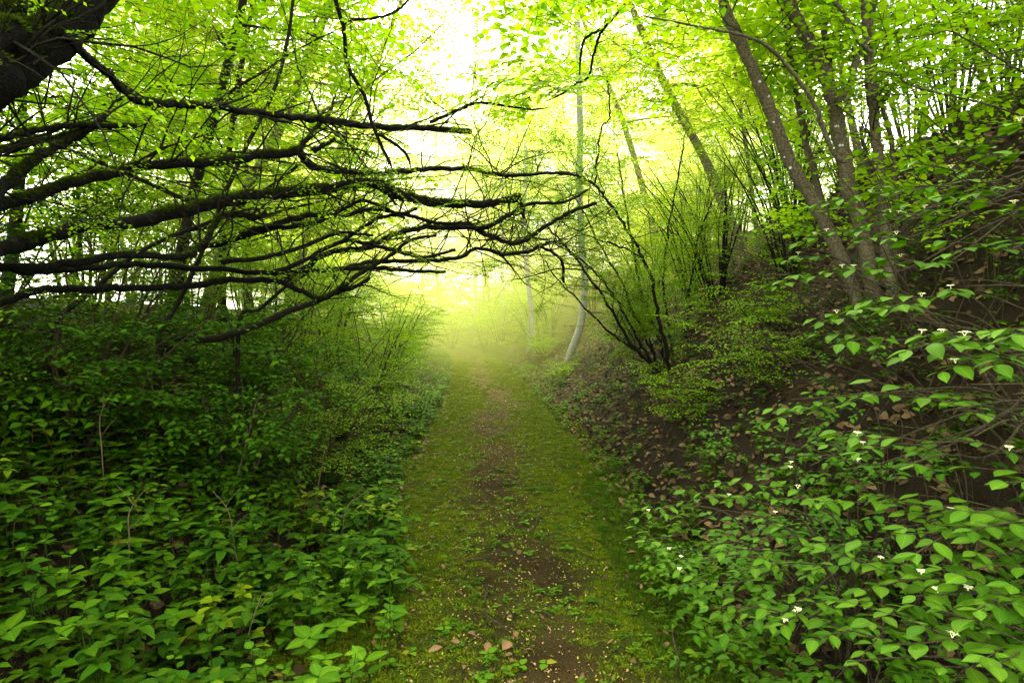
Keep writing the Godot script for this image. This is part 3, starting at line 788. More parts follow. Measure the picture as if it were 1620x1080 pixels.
	spread_over("ground_cover", sprays.carpet, mat.low, where, self, cols)

# ------------------------------------------------------------------ single plants
func low_plant(kind: int) -> Node3D:
	var o := Node3D.new()
	var ca := Color(0.055, 0.165, 0.006)
	var cb := Color(0.125, 0.26, 0.009)
	var tall: float = [0.13, 0.16, 0.34, 0.10][kind]
	var head := Vector3(f(-.04, .04), tall, f(-.04, .04))
	var sh := Shape.new()
	sh.tube([Vector3(0, -0.02, 0), head * 0.5 + Vector3(f(-.012, .012), 0, f(-.012, .012)), head], [0.0032, 0.0026, 0.0018], 5, Color(0.05, 0.075, 0.015), 0.0, rng)
	var places := []
	var turn := f(0, TAU)
	if kind == 0 or kind == 3:
		for j in 3:
			places.append([head, turn + TAU * j / 3.0, 0.10 if kind == 0 else 0.065, 0.12])
		for j in 2:
			places.append([head * 0.62, turn + 1.0 + PI * j, 0.07, 0.2])
	elif kind == 1:
		for j in 5:
			places.append([head, turn + TAU * j / 5.0, 0.105, 0.1])
		for j in 3:
			places.append([head * 0.55, turn + 0.7 + TAU * j / 3.0, 0.08, 0.1])
	else:
		for k in 4:
			for j in 2:
				places.append([head * (0.4 + 0.2 * k), turn + k * PI / 2 + PI * j, 0.075 - 0.008 * k, 0.15])
	for p in places:
		var l := Shape.new()
		var ll: float = p[2] * f(0.85, 1.15)
		l.leaf(Transform3D(Basis.IDENTITY, Vector3(0, 0, 0.006)), ll, ll * (f(0.5, 0.75) if kind < 2 else f(0.7, 0.9)), tint(ca, cb) if rng.randf() < 0.95 else Color(0.24, 0.24, 0.02), f(0.05, 0.28), f(0.0, 0.2), 6, 0.40)
		var m := part("leaf", l.done(), mat.low, o)
		m.transform = aimed(p[0], Vector3(cos(p[1]), p[3] + f(-.12, .15), sin(p[1])), UP + Vector3(f(-.15, .15), 0, f(-.15, .15)))
	part("stem", sh.done(), mat.low, o)
	return o

func build_low_plants() -> void:
	var protos := []
	for k in 24:
		protos.append(low_plant([0, 0, 0, 1, 1, 1, 2, 2, 3, 3, 0, 1][k % 12]))
	var spots := []
	var tries := 0
	while spots.size() < 300 and tries < 9000:
		tries += 1
		var d := 2.0 + rng.randf() * 2.6
		var s := -edge_of(-d, -1.0) - rng.randf() * (0.5 + 0.62 * d) + 0.1
		var x := path_x(-d) + s
		var free := true
		for q in spots:
			if Vector2(x - q.x, -d - q.y).length() < 0.09:
				free = false
				break
		if free:
			spots.append(Vector2(x, -d))
	var rows := {}
	spots.sort_custom(func(a, b): return a.y > b.y)
	for i in spots.size():
		var kind := rng.randi() % protos.size()
		var proto: Node3D = protos[kind]
		var o: Node3D = proto.duplicate()
		var q: Vector2 = spots[i]
		o.name = numbered("low_plant")
		add_child(o)
		o.position = on_land(q.x, q.y, 0.005)
		o.rotation = Vector3(f(-.12, .12), f(0, TAU), f(-.12, .12))
		o.scale = Vector3(1, f(0.8, 1.5), 1) * f(0.4, 1.0)
		var look: String = ["three broad leaflets", "three broad leaflets", "three broad leaflets", "five spread leaflets", "five spread leaflets", "five spread leaflets", "paired round leaves", "paired round leaves", "three small leaflets", "three small leaflets", "three broad leaflets", "five spread leaflets"][kind % 12]
		var row := int((-q.y - 2.0) / 0.4)
		var key := look + str(row)
		if not rows.has(key):
			rows[key] = []
		rows[key].append([path_x(q.y) - q.x, o, look, row])
	for key in rows:
		var line: Array = rows[key]
		line.sort_custom(func(a, b): return a[0] < b[0])
		for i in line.size():
			tag(line[i][1], "plant with %s, left side, %s row back, %s out from lane" % [line[i][2], ORD[line[i][3]], ORD[i]], "plant", "low plants carpeting the left side")
	for p in protos:
		p.free()
	# little seedlings on the lane itself
	for i in SEEDLINGS.size():
		var q: Vector2 = SEEDLINGS[i]
		var o := low_plant(3)
		o.name = numbered("seedling")
		add_child(o)
		o.position = on_land(q.x, q.y, 0.06)
		o.scale = Vector3.ONE * f(0.55, 0.8)
		o.rotation.y = f(0, TAU)
		tag(o, "small pale green seedling on the mossy lane, %s from the camera" % ORD[i], "seedling", "seedlings on the lane")
	for i in STICKS.size():
		var e: Array = STICKS[i]
		var a := on_land(e[0], e[1]) + Vector3(0, 0.012, 0)
		var b := on_land(e[2], e[3]) + Vector3(0, e[4], 0)
		var t := thing("fallen_twig", a, e[5], "twig", "dead twigs on the lane")
		var sh := Shape.new()
		var s := smooth([Vector3.ZERO, (b - a) * 0.35 + Vector3(f(-.012, .012), f(0, .01), f(-.012, .012)), (b - a) * 0.7 + Vector3(f(-.012, .012), f(0, .01), f(-.012, .012)), b - a], [0.007, 0.006, 0.005, 0.003], 4, 0.3)
		sh.tube(s[0], s[1], 6, Color.WHITE, 0.1, rng)
		part("stick", sh.done(), mat.cane, t)
		var sh2 := Shape.new()
		sh2.tube([s[0][7], s[0][7] + Vector3(f(-.05, .05), 0.012, f(-.05, .05))], [0.003, 0.0015], 4, Color.WHITE, 0.0, rng)
		part("side_twig", sh2.done(), mat.cane, t)
	for i in STALKS.size():
		var e: Array = STALKS[i]
		var foot := on_land(e[0], e[1], 0.02)
		var t := thing("dry_stalk", foot, "thin dead stalk rising from the left carpet, %s from the camera" % ORD[i], "stalk", "dead stalks in the left carpet")
		var sh := Shape.new()
		var lean := Vector3(f(-.25, .35), 1.0, f(-.2, .2))
		var l: float = e[2]
		var c := smooth([Vector3.ZERO, lean * l * 0.4, lean * l * 0.75 + Vector3(f(-.03, .03), 0, 0), lean * l + Vector3(f(-.1, .1), -.02, 0)], [0.004, 0.0035, 0.003, 0.0015], 4, 0.5)
		sh.tube(c[0], c[1], 5, Color.WHITE, 0.1, rng)
		part("stem", sh.done(), mat.straw, t)
		for k in 2:
			var tw := Shape.new()
			var at: Vector3 = c[0][6 + k * 3]
			var d := Vector3(f(-1, 1), f(.3, 1), f(-1, 1)).normalized() * f(0.08, 0.2)
			tw.tube([at, at + d * 0.5 + Vector3(0, .01, 0), at + d], [0.002, 0.0016, 0.001], 4, Color.WHITE, 0.0, rng)
			part("side_twig", tw.done(), mat.straw, t)
	for i in DRY_LEAVES.size():
		var q: Vector2 = DRY_LEAVES[i]
		var sh := Shape.new()
		var l := f(0.04, 0.075)
		sh.leaf(Transform3D(Basis.IDENTITY, Vector3(0, 0, -l / 2)), l, l * f(0.5, 0.75), tint(Color(0.075, 0.042, 0.018), Color(0.15, 0.09, 0.04)), f(0.2, 0.8), f(-0.4, 0.2), 6, 0.5)
		var o := part("fallen_leaf", sh.done(), mat.dry, self)
		o.position = on_land(q.x, q.y) + Vector3(0, 0.02, 0)
		o.rotation = Vector3(f(-.3, .3), f(0, TAU), f(-.4, .4))
		tag(o, "curled brown dead leaf on the lane, %s from the camera" % ORD[i], "leaf", "dead leaves on the lane")

# ------------------------------------------------------------------ honeysuckle bushes with single leaves
func honeysuckle(at: Vector3, tips: Array, label: String, leaf_len: float, bare_canes: int, fill: int, box: Array) -> void:
	var t := thing("honeysuckle_bush", at, label, "bush", "honeysuckle bushes on the steep bank")
	var blades := []
	for k in 10:
		var sh := Shape.new()
		sh.leaf(Transform3D(Basis.IDENTITY, Vector3(0, 0, 0.006)), 1.0, f(0.52, 0.68), tint(Color(0.06, 0.175, 0.008), Color(0.115, 0.25, 0.011)), f(0.05, 0.3), f(0.05, 0.3), 7, 0.46)
		sh.tube([Vector3.ZERO, Vector3(0, 0, 0.04)], [0.012, 0.010], 4, Color(0.08, 0.14, 0.02), 0.0, rng)
		blades.append(sh.done())
	var bloom := Shape.new()
	for k in 2:
		var side := k * 2.0 - 1.0
		var d := Vector3(side * 0.5, 1, 0.2).normalized()
		bloom.tube([Vector3.ZERO, d * 0.4, d * 0.55], [0.05, 0.06, 0.09], 5, Color(0.72, 0.70, 0.42), 0.0, rng)
		for j in 4:
			var a := TAU * j / 4.0
			bloom.leaf(aimed(d * 0.5, d * 0.6 + Vector3(cos(a), 0.1, sin(a)), d), 0.55, 0.38, Color(0.76, 0.70, 0.40), 0.2, 0.4, 2)
	var bm := bloom.done()
	var count := 0
	for tip in tips:
		var end: Vector3 = tip - at
		var flat := Vector3(end.x, 0, end.z)
		var out := Vector3(f(-1.0, -0.55), f(-0.15, 0.12), f(-0.35, 0.45)).normalized()
		var start := end - out * f(0.22, 0.34)
		var mid := start * 0.55 + Vector3(f(-.08, .08), 0.12 + 0.10 * end.length(), f(-.08, .08))
		var foot := Vector3(f(-.06, .06), -0.08, f(-.06, .06))
		var s := smooth([foot, foot.lerp(mid, 0.5) + Vector3(0, .06, 0), mid, start, start.lerp(end, 0.5) + Vector3(0, .015, 0), end], [0.007, 0.006, 0.0045, 0.003, 0.0022, 0.0014], 5, 0.5)
		var sh := Shape.new()
		sh.tube(s[0], s[1], 5, Color.WHITE, 0.05, rng)
		var cane := part("branch", sh.done(), mat.cane, t)
		var line: Array = s[0]
		# leaf pairs on the outer part and on two short side shoots
		var shoots := [[line.slice(14), 4 + rng.randi() % 2]]
		for k in 2:
			var sd := Shape.new()
			var from: Vector3 = line[16 + k * 4]
			var d := (out + Vector3(f(-.3, .3), f(-.1, .25), (1.0 if k == 0 else -1.0) * f(0.6, 1.1))).normalized()
			var l := f(0.10, 0.20)
			var sl := [from, from + d * l * 0.5 + Vector3(0, .008, 0), from + d * l]
			sd.tube(sl, [0.0016, 0.0014, 0.001], 4, Color.WHITE, 0.0, rng)
			shoots.append([sl, 2 + rng.randi() % 2])
			part("side_shoot", sd.done(), mat.cane, cane)
		for shoot in shoots:
			var p: Array = shoot[0]
			for j in shoot[1]:
				var k: float = (j + 1.0) / shoot[1]
				var u := k * (p.size() - 1)
				var q := mini(int(u), p.size() - 2)
				var node: Vector3 = (p[q] as Vector3).lerp(p[q + 1], u - q)
				var axis: Vector3 = ((p[q + 1] as Vector3) - (p[q] as Vector3)).normalized()
				var right := UP.cross(axis).normalized()
				for side in [-1.0, 1.0]:
					if count >= 292:
						continue
					count += 1
					var m := part("leaf", blades[rng.randi() % 10], mat.leaf, cane)
					var ahead := f(0.25, 0.6) + (0.7 if k > 0.99 else 0.0)
					m.transform = aimed(node, axis * ahead + right * side * f(0.7, 1.0) + UP * f(-0.3, 0.12), (UP + Vector3(f(-.3, .3), 0, f(-.3, .3))).normalized(), leaf_len * f(0.65, 1.1) * (0.8 if k > 0.99 else 1.0))
				if rng.randf() < 0.065:
					var b := part("flower", bm, mat.flower, cane)
					b.position = node + Vector3(0, 0.006, 0)
					b.rotation.y = f(0, TAU)
					b.scale = Vector3.ONE * 0.019
	# the leaves past the single ones
	var rest := []
	for k in fill:
		var x := f(box[0], box[1])
		var z := f(box[2], box[3])
		var d := Vector3(f(-1.0, -0.2), f(-.15, .15), f(-.7, .7))
		rest.append(aimed(on_land(x, z) + Vector3(0, f(0.05, 0.5), 0) - at, d, UP + Vector3(f(-.3, .3), 0, f(-.3, .3)), f(0.7, 1.15)))
	spread_over("foliage", sprays.honey, mat.leaf, rest, t)
	# bare arching canes inside the bush
	if bare_canes > 0:
		var tw := Shape.new()
		for k in bare_canes:
			var x := f(box[0], box[1])
			var z := f(box[2], box[3])
			var p := on_land(x, z) - at
			var d := Vector3(f(-1.2, 0.3) if x > 2.2 else f(-0.35, 0.7), f(0.35, 1.1), f(-0.5, 0.7)).normalized()
			var l := f(0.6, 1.7) if x > 2.2 else f(0.35, 0.9)
			tw.tube(smooth([p, p + d * l * 0.4 + Vector3(0, .06, 0), p + d * l * 0.75 + Vector3(-.04, .02, 0), p + d * l + Vector3(-.1, -.12, 0)], [0.004, 0.0035, 0.0028, 0.0014], 3, 0.8)[0], [0.004, 0.004, 0.0038, 0.0036, 0.0034, 0.003, 0.0028, 0.0024, 0.002, 0.0014], 4, Color.WHITE, 0.0, rng)
		part("canes", tw.done(), mat.cane, t).set_meta("kind", "stuff")

# ------------------------------------------------------------------ the whole
func _ready() -> void:
	rng.seed = 20240
	wave.seed = 5
	wave.frequency = 0.1
	wave.fractal_octaves = 3

	var cam := Camera3D.new()
	cam.name = "camera"
	add_child(cam)
	cam.position = Vector3(0, 1.6, 0)
	cam.rotation_degrees = Vector3(-1.76, 0, 0)
	cam.fov = 58.0
	cam.near = 0.05
	cam.far = 400.0
	cam.current = true

	var env := Environment.new()
	env.background_mode = Environment.BG_SKY
	var sky := Sky.new()
	var sm := ProceduralSkyMaterial.new()
	sm.sky_top_color = Color(0.93, 0.97, 1.0)
	sm.sky_horizon_color = Color(1.0, 1.0, 0.96)
	sm.sky_curve = 0.2
	sm.sky_energy_multiplier = 1.0
	sm.ground_bottom_color = Color(0.12, 0.12, 0.08)
	sm.ground_horizon_color = Color(0.5, 0.52, 0.45)
	sky.sky_material = sm
	env.sky = sky
	env.tonemap_mode = Environment.TONE_MAPPER_LINEAR
	env.tonemap_exposure = 11.3
	env.volumetric_fog_enabled = true
	env.volumetric_fog_density = 0.0
	env.sdfgi_enabled = true
	env.ssao_enabled = true
	env.ssil_enabled = true
	var we := WorldEnvironment.new()
	we.name = "world_environment"
	we.environment = env
	add_child(we)

	var sun := DirectionalLight3D.new()
	sun.name = "sun"
	sun.light_energy = 0.5
	sun.light_color = Color(1.0, 0.96, 0.86)
	sun.light_angular_distance = 15.0
	sun.shadow_enabled = true
	add_child(sun)
	sun.look_at_from_position(Vector3(0.5, 8, -6.5), Vector3.ZERO, UP)

	# mist hanging in the far half of the lane
	for e in [[-10.0, 0.006, 15.0], [-15.0, 0.010, 13.0], [-22.0, 0.012, 11.0]]:
		var mist := FogVolume.new()
		mist.name = numbered("mist")
		mist.shape = RenderingServer.FOG_VOLUME_SHAPE_BOX
		mist.size = Vector3(60, e[2] + 1.0, 90.0 + e[0])
		mist.position = Vector3(0, (e[2] - 1.0) / 2.0, (e[0] - 90.0) / 2.0)
		var fm := FogMaterial.new()
		fm.density = e[1]
		fm.albedo = Color(0.99, 1.0, 0.5)
		mist.material = fm
		mist.set_meta("kind", "stuff")
		add_child(mist)

	make_materials()
	make_sprays()
	build_land()
	build_cover()
	build_low_plants()
	build_trees()
	build_shrubs()
	build_honeysuckle()

func build_trees() -> void:
	# the leaning mossy tree
	var t := thing("leaning_tree", on_land(-3.05, -2.45, 0.1), "dark mossy tree leaning in from the left, its crooked limbs reaching across the lane", "tree")
	var trunk := Shape.new()
	var s := smooth([Vector3(-0.05, -0.2, 0), Vector3(0.02, 0.4, 0), Vector3(0.08, 1.1, 0.02), Vector3(0.14, 2.2, -0.1), Vector3(0.1, 3.6, -0.3), Vector3(0.3, 5.5, -0.5)], [0.22, 0.17, 0.14, 0.11, 0.08, 0.04], 5, 0.1)
	trunk.tube(s[0], s[1], 10, Color.WHITE, 0.08, rng)
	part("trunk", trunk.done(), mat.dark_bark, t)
	var sites := []
	var moss := []
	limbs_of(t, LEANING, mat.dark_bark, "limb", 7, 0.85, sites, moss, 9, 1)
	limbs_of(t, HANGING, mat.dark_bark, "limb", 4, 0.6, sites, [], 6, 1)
	var cols := []
	for i in moss.size():
		cols.append(tint(Color(0.022, 0.042, 0.003), Color(0.075, 0.10, 0.005)))
	spread_over("moss", sprays.tuft, mat.moss, moss, t, cols)
	leaf_sites(t, sites, 0.05, sprays.small, mat.canopy, 0.8)

	# saplings standing among the limbs
	for i in SAPLINGS.size():
		var row: Array = SAPLINGS[i]
		var foot := on_land(row[0], row[2], 0.1)
		var o := thing("leaning_sapling", foot, "thin bare sapling stem slanting through the dark mossy limbs, %s from the left" % ORD[i], "sapling", "slanting sapling stems")
		var sh := Shape.new()
		var pts := [Vector3.ZERO]
		var rad := [row[3] * 1.1]
		for k in row.size() / 4:
			pts.append(Vector3(row[k * 4], row[k * 4 + 1], row[k * 4 + 2]) - foot)
			rad.append(row[k * 4 + 3])
		var c := smooth(pts, rad, 5, 0.15)
		sh.tube(c[0], c[1], 7, Color.WHITE, 0.06, rng)
		part("stem", sh.done(), mat.twig, o)
		var ss := []
		var tw := Shape.new()
		for k in 5:
			twig_walk(tw, c[0][c[0].size() - 2 - k * 2], Vector3(f(-1, 1), f(-.2, 1), f(-1, 1)), f(0.3, 0.6), 0.003, 1, ss)
		part("twigs", tw.done(), mat.twig, o).set_meta("kind", "stuff")
		leaf_sites(o, ss, 0.3, sprays.small, mat.canopy, 0.8)

	# the clump of grey lichen-spotted stems on the steep bank
	t = thing("stem_clump", on_land(3.05, -5.15, 0.1), "clump of grey lichen-spotted stems rising from the steep bank, right of the lane", "tree")
	sites = []
	limbs_of(t, CLUMP, mat.grey_bark, "stem", 2, 0.8, sites, [], 10, 1)
	limbs_of(t, TOP_LIMB, mat.dark_bark, "limb", 3, 0.5, sites, [], 6, 1)
	leaf_sites(t, sites, 0.35, sprays.near, mat.canopy, 1.0)
	var disc := CylinderMesh.new()
	disc.top_radius = 0.9
	disc.bottom_radius = 1.0
	disc.height = 0.25
	disc.radial_segments = 9
	for k in 26:
		var row: Array = CLUMP[[0, 0, 1, 1, 1, 4, 2][k % 7]]
		var c := curve(row, 6, 0.0)
		var j := rng.randi_range(14, c[0].size() * 2 / 3)
		var at: Vector3 = c[0][j]
		var out := (Vector3(0, 0, 1) * f(0.4, 1) + Vector3(f(-1, 1), 0, 0) - at.normalized() * 0.5).normalized()
		var m := part("lichen_spot", disc, mat.lichen, t)
		m.transform = aimed(at + out * c[1][j] * 0.98 - t.position, Vector3(0, 1, 0.01), out, f(0.005, 0.014))

	# arching hazel by the lane
	t = thing("arching_hazel", on_land(2.28, -8.8, 0.1), "fan of thin dark stems arching over the lane from the foot of the steep bank", "tree")
	sites = []
	limbs_of(t, FAN, mat.twig, "stem", 5, 0.7, sites, [], 7, 1)
	leaf_sites(t, sites, 0.5, sprays.small, mat.canopy, 0.8)

	# birches
	var bl := ["slender white birch curving up from the leaf-strewn bank, nearest of the birches", "thin white birch in the haze beside the lane, second of the birches", "short white birch stem beside the second birch", "pale birch trunk dim in the haze above the lane's end, nearer one", "pale birch trunk dim in the haze above the lane's end, farther one"]
	for i in BIRCHES.size():
		var row: Array = BIRCHES[i]
		var foot := on_land(row[0], row[2], 0.15)
		var o := thing("birch_tree", foot, bl[i], "tree", "birches along the lane")
		var pts := [Vector3.ZERO]
		var rad := [row[3] * 1.1]
		for k in row.size() / 4:
			var p := Vector3(row[k * 4], row[k * 4 + 1], row[k * 4 + 2]) - foot
			if p.y > 0.15:
				pts.append(p)
				rad.append(row[k * 4 + 3])
		var c := smooth(pts, rad, 5, 0.1)
		var sh := Shape.new()
		sh.tube(c[0], c[1], 8, Color.WHITE, 0.05, rng)
		part("trunk", sh.done(), mat.birch, o)
		var where := []
		if pts.size() > 5:
			for k in 90:
				var at: Vector3 = c[0][rng.randi_range(c[0].size() * 2 / 3, c[0].size() - 1)]
				var off := round_dir(-20, 50)
				where.append(aimed(at + off * f(0.1, 1.4), Vector3(off.x, -0.3, off.z), UP, f(0.6, 1.1)))
			spread_over("crown", sprays.canopy, mat.canopy, where, o)

	# trees on both banks: x, z, height, sideways lean of the top
	var left := [[-4.4, 1.6, 7.5, 1.6], [-5.4, 0.4, 7.0, 0.8], [-4.3, -4.2, 6.5, 0.8], [-5.6, -5.4, 7.5, 1.0], [-4.2, -7.4, 7.5, 1.9], [-6.8, -8.2, 8.0, 0.6], [-4.8, -10.2, 8.5, 1.4], [-7.6, -11.5, 9.0, 0.8], [-5.9, -13.8, 9.0, 0.6], [-8.4, -16.0, 9.5, 0.0], [-9.2, -19.5, 9.0, 0.0], [-11.0, -22.5, 10.0, 0.0], [-11.4, -27.0, 10.0, 0.0], [-13.0, -32.0, 11.0, 0.0], [-13.5, -37.0, 11.0, 0.0]]
	for i in left.size():
		var q: Array = left[i]
		var b := on_land(q[0], q[1])
		var top := b + Vector3(q[3], q[2], f(-0.5, 0.5))
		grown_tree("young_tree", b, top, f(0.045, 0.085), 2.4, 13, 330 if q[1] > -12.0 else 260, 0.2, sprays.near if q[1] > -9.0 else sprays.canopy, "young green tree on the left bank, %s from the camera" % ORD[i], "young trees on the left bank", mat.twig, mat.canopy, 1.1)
	var right := [[4.6, 1.4, 8.0, -1.6], [4.6, -0.6, 7.0, -0.8], [6.8, -4.6, 6.5, -0.6], [7.2, -6.6, 7.0, -0.3], [7.4, -7.6, 9.0, -0.4], [5.4, -9.4, 8.5, -1.0], [7.8, -11.0, 9.5, -0.4], [5.0, -12.4, 9.0, -1.0], [7.2, -15.0, 9.0, -0.6], [8.0, -19.0, 9.5, 0.0], [9.6, -23.0, 10.0, 0.0], [9.0, -27.5, 10.0, 0.0], [10.4, -33.0, 10.0, 0.0], [10.0, -38.0, 11.0, 0.0]]
	for i in right.size():
		var q: Array = right[i]
		var b := on_land(q[0], q[1])
		var top := b + Vector3(q[3], q[2], f(-0.5, 0.5))
		grown_tree("young_tree", b, top, f(0.035, 0.06), 2.4, 13, 330 if q[1] > -12.0 else 260, 0.15, sprays.near if q[1] > -9.0 else sprays.canopy, "young green tree on the steep right bank, %s from the camera" % ORD[i], "young trees on the right bank", mat.grey_bark, mat.canopy, 1.1)
	# taller trees whose crowns close over the near lane
	var tall := [[-3.6, 4.0, 8.5, 2.2], [3.6, 4.6, 8.5, -2.2], [-4.8, -1.2, 8.5, 3.4], [5.0, -2.0, 8.5, -3.2], [-5.6, -11.0, 9.0, 4.4], [5.0, -13.0, 9.5, -4.4], [-6.2, -16.5, 11.0, 4.6], [5.0, -19.5, 12.0, -4.6]]
	for i in tall.size():
		var q: Array = tall[i]
		var b := on_land(q[0], q[1])
		grown_tree("tall_tree", b, b + Vector3(q[3], q[2], 0), 0.12, 3.6, 15, 420 if i < 4 else 190, 0.42, sprays.canopy, ["tall tree behind the camera, left of the lane", "tall tree behind the camera, right of the lane", "tall tree leaning overhead beside the camera from the left bank", "tall tree leaning overhead beside the camera from the right bank", "thin-crowned tree bowing over the lane from the left", "thin-crowned tree bowing over the lane from the right", "misty tree bowing over the lane from the left", "misty tree bowing over the lane from the right"][i], "tall trees over the lane", mat.grey_bark, mat.canopy, 1.1)
	# the wood that closes the view
	var k := 0
	for q in [[-1.5, -44.0], [3.4, -41.0], [-11.0, -40.0], [0.5, -47.0], [-15.0, -44.0], [12.0, -44.0], [-6.0, -54.0], [1.5, -56.0], [7.0, -53.0], [-12.0, -53.0], [-19.0, -52.0], [17.0, -50.0], [-3.0, -62.0], [4.0, -63.0], [-9.0, -64.0], [10.0, -62.0], [-17.0, -62.0], [16.0, -60.0]]:
		var b := on_land(q[0], q[1])
		grown_tree("distant_tree", b, b + Vector3(f(-1, 1), f(16, 22), 0), 0.16, 4.6, 20, 620, 0.05, sprays.canopy, "hazy yellow-green tree in the wood closing the lane, %s from the camera" % ORD[k], "trees closing the view", mat.grey_bark, mat.canopy, 1.7)
		k += 1

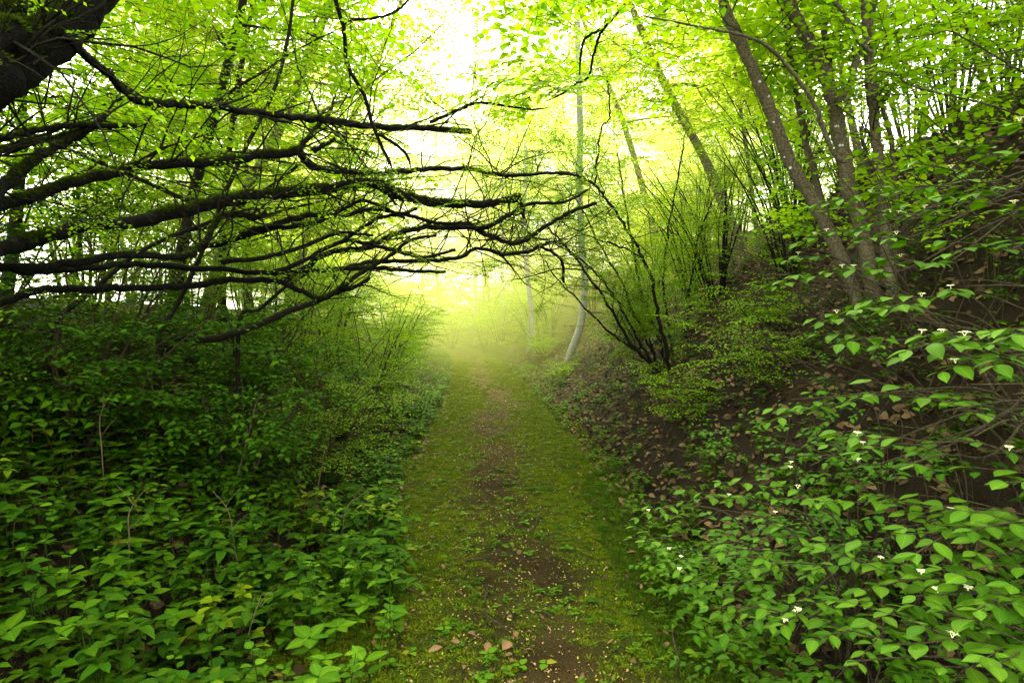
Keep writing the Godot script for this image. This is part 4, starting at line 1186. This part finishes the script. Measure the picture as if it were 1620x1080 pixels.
func build_shrubs() -> void:
	# left side: bushes from the lane's edge up the bank
	var left := [[-2.1, -4.6, 0.9, 0.6], [-1.75, -5.6, 1.0, 0.6], [-2.9, -4.1, 1.2, 0.8], [-3.4, -3.3, 1.0, 0.7], [-2.6, -5.9, 1.3, 0.8], [-3.5, -5.2, 1.5, 0.9], [-4.4, -4.4, 1.6, 1.0], [-2.0, -7.0, 1.2, 0.7], [-3.0, -7.4, 1.6, 0.9], [-4.2, -6.8, 1.8, 1.0], [-5.4, -6.4, 1.9, 1.1], [-2.1, -8.6, 1.4, 0.8], [-3.2, -9.2, 1.8, 1.0], [-4.6, -9.0, 2.0, 1.1], [-2.3, -10.6, 1.6, 0.8], [-3.4, -11.6, 2.0, 1.0], [-4.9, -12.0, 2.2, 1.2], [-2.5, -12.6, 1.8, 0.8], [-2.9, -14.8, 1.5, 0.9], [-4.2, -15.6, 1.8, 1.1], [-3.2, -17.6, 1.4, 0.9], [-5.0, -19.0, 1.8, 1.1], [-3.6, -20.5, 1.4, 1.0], [-4.2, -24.0, 1.5, 1.1], [-5.0, -28.0, 1.6, 1.2]]
	for i in left.size():
		var q: Array = left[i]
		var close: bool = q[1] > -7.2
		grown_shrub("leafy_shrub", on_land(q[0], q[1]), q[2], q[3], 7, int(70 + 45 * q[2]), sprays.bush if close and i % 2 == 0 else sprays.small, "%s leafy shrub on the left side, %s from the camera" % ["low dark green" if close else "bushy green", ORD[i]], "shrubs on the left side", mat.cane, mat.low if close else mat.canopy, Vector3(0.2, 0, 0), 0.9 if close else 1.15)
	# right side
	var right := [[4.6, -3.4, 1.1, 0.8], [5.6, -4.6, 1.4, 1.0], [4.4, -5.2, 1.0, 0.8], [5.6, -6.4, 1.6, 1.0], [2.3, -5.4, 0.5, 0.45], [1.9, -6.4, 0.45, 0.4], [2.7, -6.6, 0.7, 0.5], [3.6, -8.0, 1.8, 1.0], [3.2, -9.6, 2.2, 1.1], [4.2, -9.4, 2.4, 1.2], [3.4, -11.6, 2.4, 1.1], [2.6, -12.6, 0.7, 0.6], [3.3, -14.4, 2.2, 1.0], [1.2, -15.0, 0.4, 0.5], [3.4, -18.6, 1.6, 0.9], [1.1, -20.0, 0.7, 0.7], [2.8, -21.5, 1.8, 1.0], [1.0, -22.0, 1.2, 0.8], [1.6, -25.0, 1.8, 1.0], [0.8, -28.0, 1.8, 1.0]]
	for i in right.size():
		var q: Array = right[i]
		var twiggy: bool = q[2] > 1.7
		grown_shrub("leafy_shrub", on_land(q[0], q[1]), q[2], q[3], 14 if twiggy else 6, int(40 + 40 * q[2]), sprays.small, "%s shrub on the steep right bank, %s from the camera" % ["tall twiggy" if twiggy else "low pale green", ORD[i]], "shrubs on the right bank", mat.twig if twiggy else mat.cane, mat.canopy, Vector3(-0.3, 0, 0), 1.0)
	# thickets on top of both banks
	var crest := [[-5.6, -3.2, 1.8], [-6.6, -5.0, 2.4], [-7.4, -7.0, 2.8], [-6.6, -9.6, 2.8], [-8.6, -9.4, 3.2], [-7.0, -12.4, 3.0], [-9.4, -13.0, 3.6], [-6.8, -15.6, 3.2], [-10.5, -17.0, 4.0], [-8.6, -20.0, 3.6], [-6.0, -18.0, 2.8], [-7.0, -24.0, 3.4]]
	for i in crest.size():
		var q: Array = crest[i]
		grown_shrub("thicket_bush", on_land(q[0], q[1]), q[2], 1.3, 10, 150, sprays.near, "tall bush on top of the left bank, %s from the camera" % ORD[i], "bushes on the left crest", mat.twig, mat.canopy, Vector3(0.2, 0, 0), 1.0)
	crest = [[5.2, -5.0, 2.0], [6.6, -5.8, 2.4], [5.4, -7.6, 2.2], [6.8, -8.6, 2.8], [4.9, -10.6, 2.4], [6.6, -12.0, 3.0], [5.2, -14.2, 2.8], [8.4, -13.0, 3.4], [5.6, -17.4, 3.0], [8.6, -18.0, 3.6], [5.4, -21.5, 3.2]]
	for i in crest.size():
		var q: Array = crest[i]
		grown_shrub("thicket_bush", on_land(q[0], q[1]), q[2], 1.2, 16, 130, sprays.small, "tall twiggy bush on top of the right bank, %s from the camera" % ORD[i], "bushes on the right crest", mat.cane, mat.canopy, Vector3(-0.3, 0, 0), 1.2)
	# high bushes either side of the misty lane
	var misty := [[4.6, -17.0, 2.6], [-6.2, -20.5, 2.6], [5.2, -21.5, 3.2], [-8.2, -25.0, 3.6], [5.4, -26.5, 3.6], [7.4, -24.0, 4.6], [-10.0, -30.0, 4.6], [5.8, -32.0, 4.4], [8.0, -30.0, 5.2], [-12.0, -35.5, 5.4], [4.6, -38.0, 5.0], [8.0, -37.0, 6.0]]
	for i in misty.size():
		var q: Array = misty[i]
		grown_shrub("misty_bush", on_land(q[0], q[1]), q[2], 1.9, 12, 210, sprays.canopy, "high yellow-green bush beside the misty lane, %s from the camera" % ORD[i], "high bushes beside the misty lane", mat.cane, mat.canopy, Vector3.ZERO, 0.85)
	# bushes where the lane ends in the haze
	var k := 0
	for q in [[-5.2, -30.0], [-0.6, -31.5], [1.0, -29.0], [-6.2, -34.0], [-1.6, -35.0], [-3.6, -37.0], [1.2, -36.0], [-5.4, -38.5], [-2.0, -41.0], [-7.6, -42.0], [-4.4, -44.0], [1.5, -42.0], [-0.6, -46.5], [-3.0, -49.0], [-5.6, -50.0], [-1.0, -52.0], [-4.0, -55.0], [-7.0, -54.0]]:
		grown_shrub("distant_bush", on_land(q[0], q[1]), 2.6, 1.5, 9, 130, sprays.canopy, "hazy yellow-green bush at the lane's far end, %s from the camera" % ORD[k], "bushes at the lane's end", mat.cane, mat.canopy, Vector3.ZERO, 0.9)
		k += 1

func build_honeysuckle() -> void:
	honeysuckle(on_land(3.1, -3.1), TIPS_A, "honeysuckle bush high on the steep bank, its sprays topmost at the picture's edge", 0.064, 130, 70, [2.2, 5.0, -6.0, -2.0])
	honeysuckle(on_land(2.2, -2.3), TIPS_B, "honeysuckle bush with cream flowers halfway up the steep bank", 0.064, 80, 60, [1.5, 2.8, -4.6, -1.6])
	honeysuckle(on_land(1.45, -2.6), TIPS_C, "low honeysuckle bush leaning into the lane at the steep bank's foot", 0.060, 40, 45, [1.0, 1.9, -3.6, -1.7])
	honeysuckle(on_land(1.55, -1.5), TIPS_D, "honeysuckle bush with the largest leaves, in the lower right corner", 0.064, 40, 30, [1.0, 2.0, -2.4, -1.2])
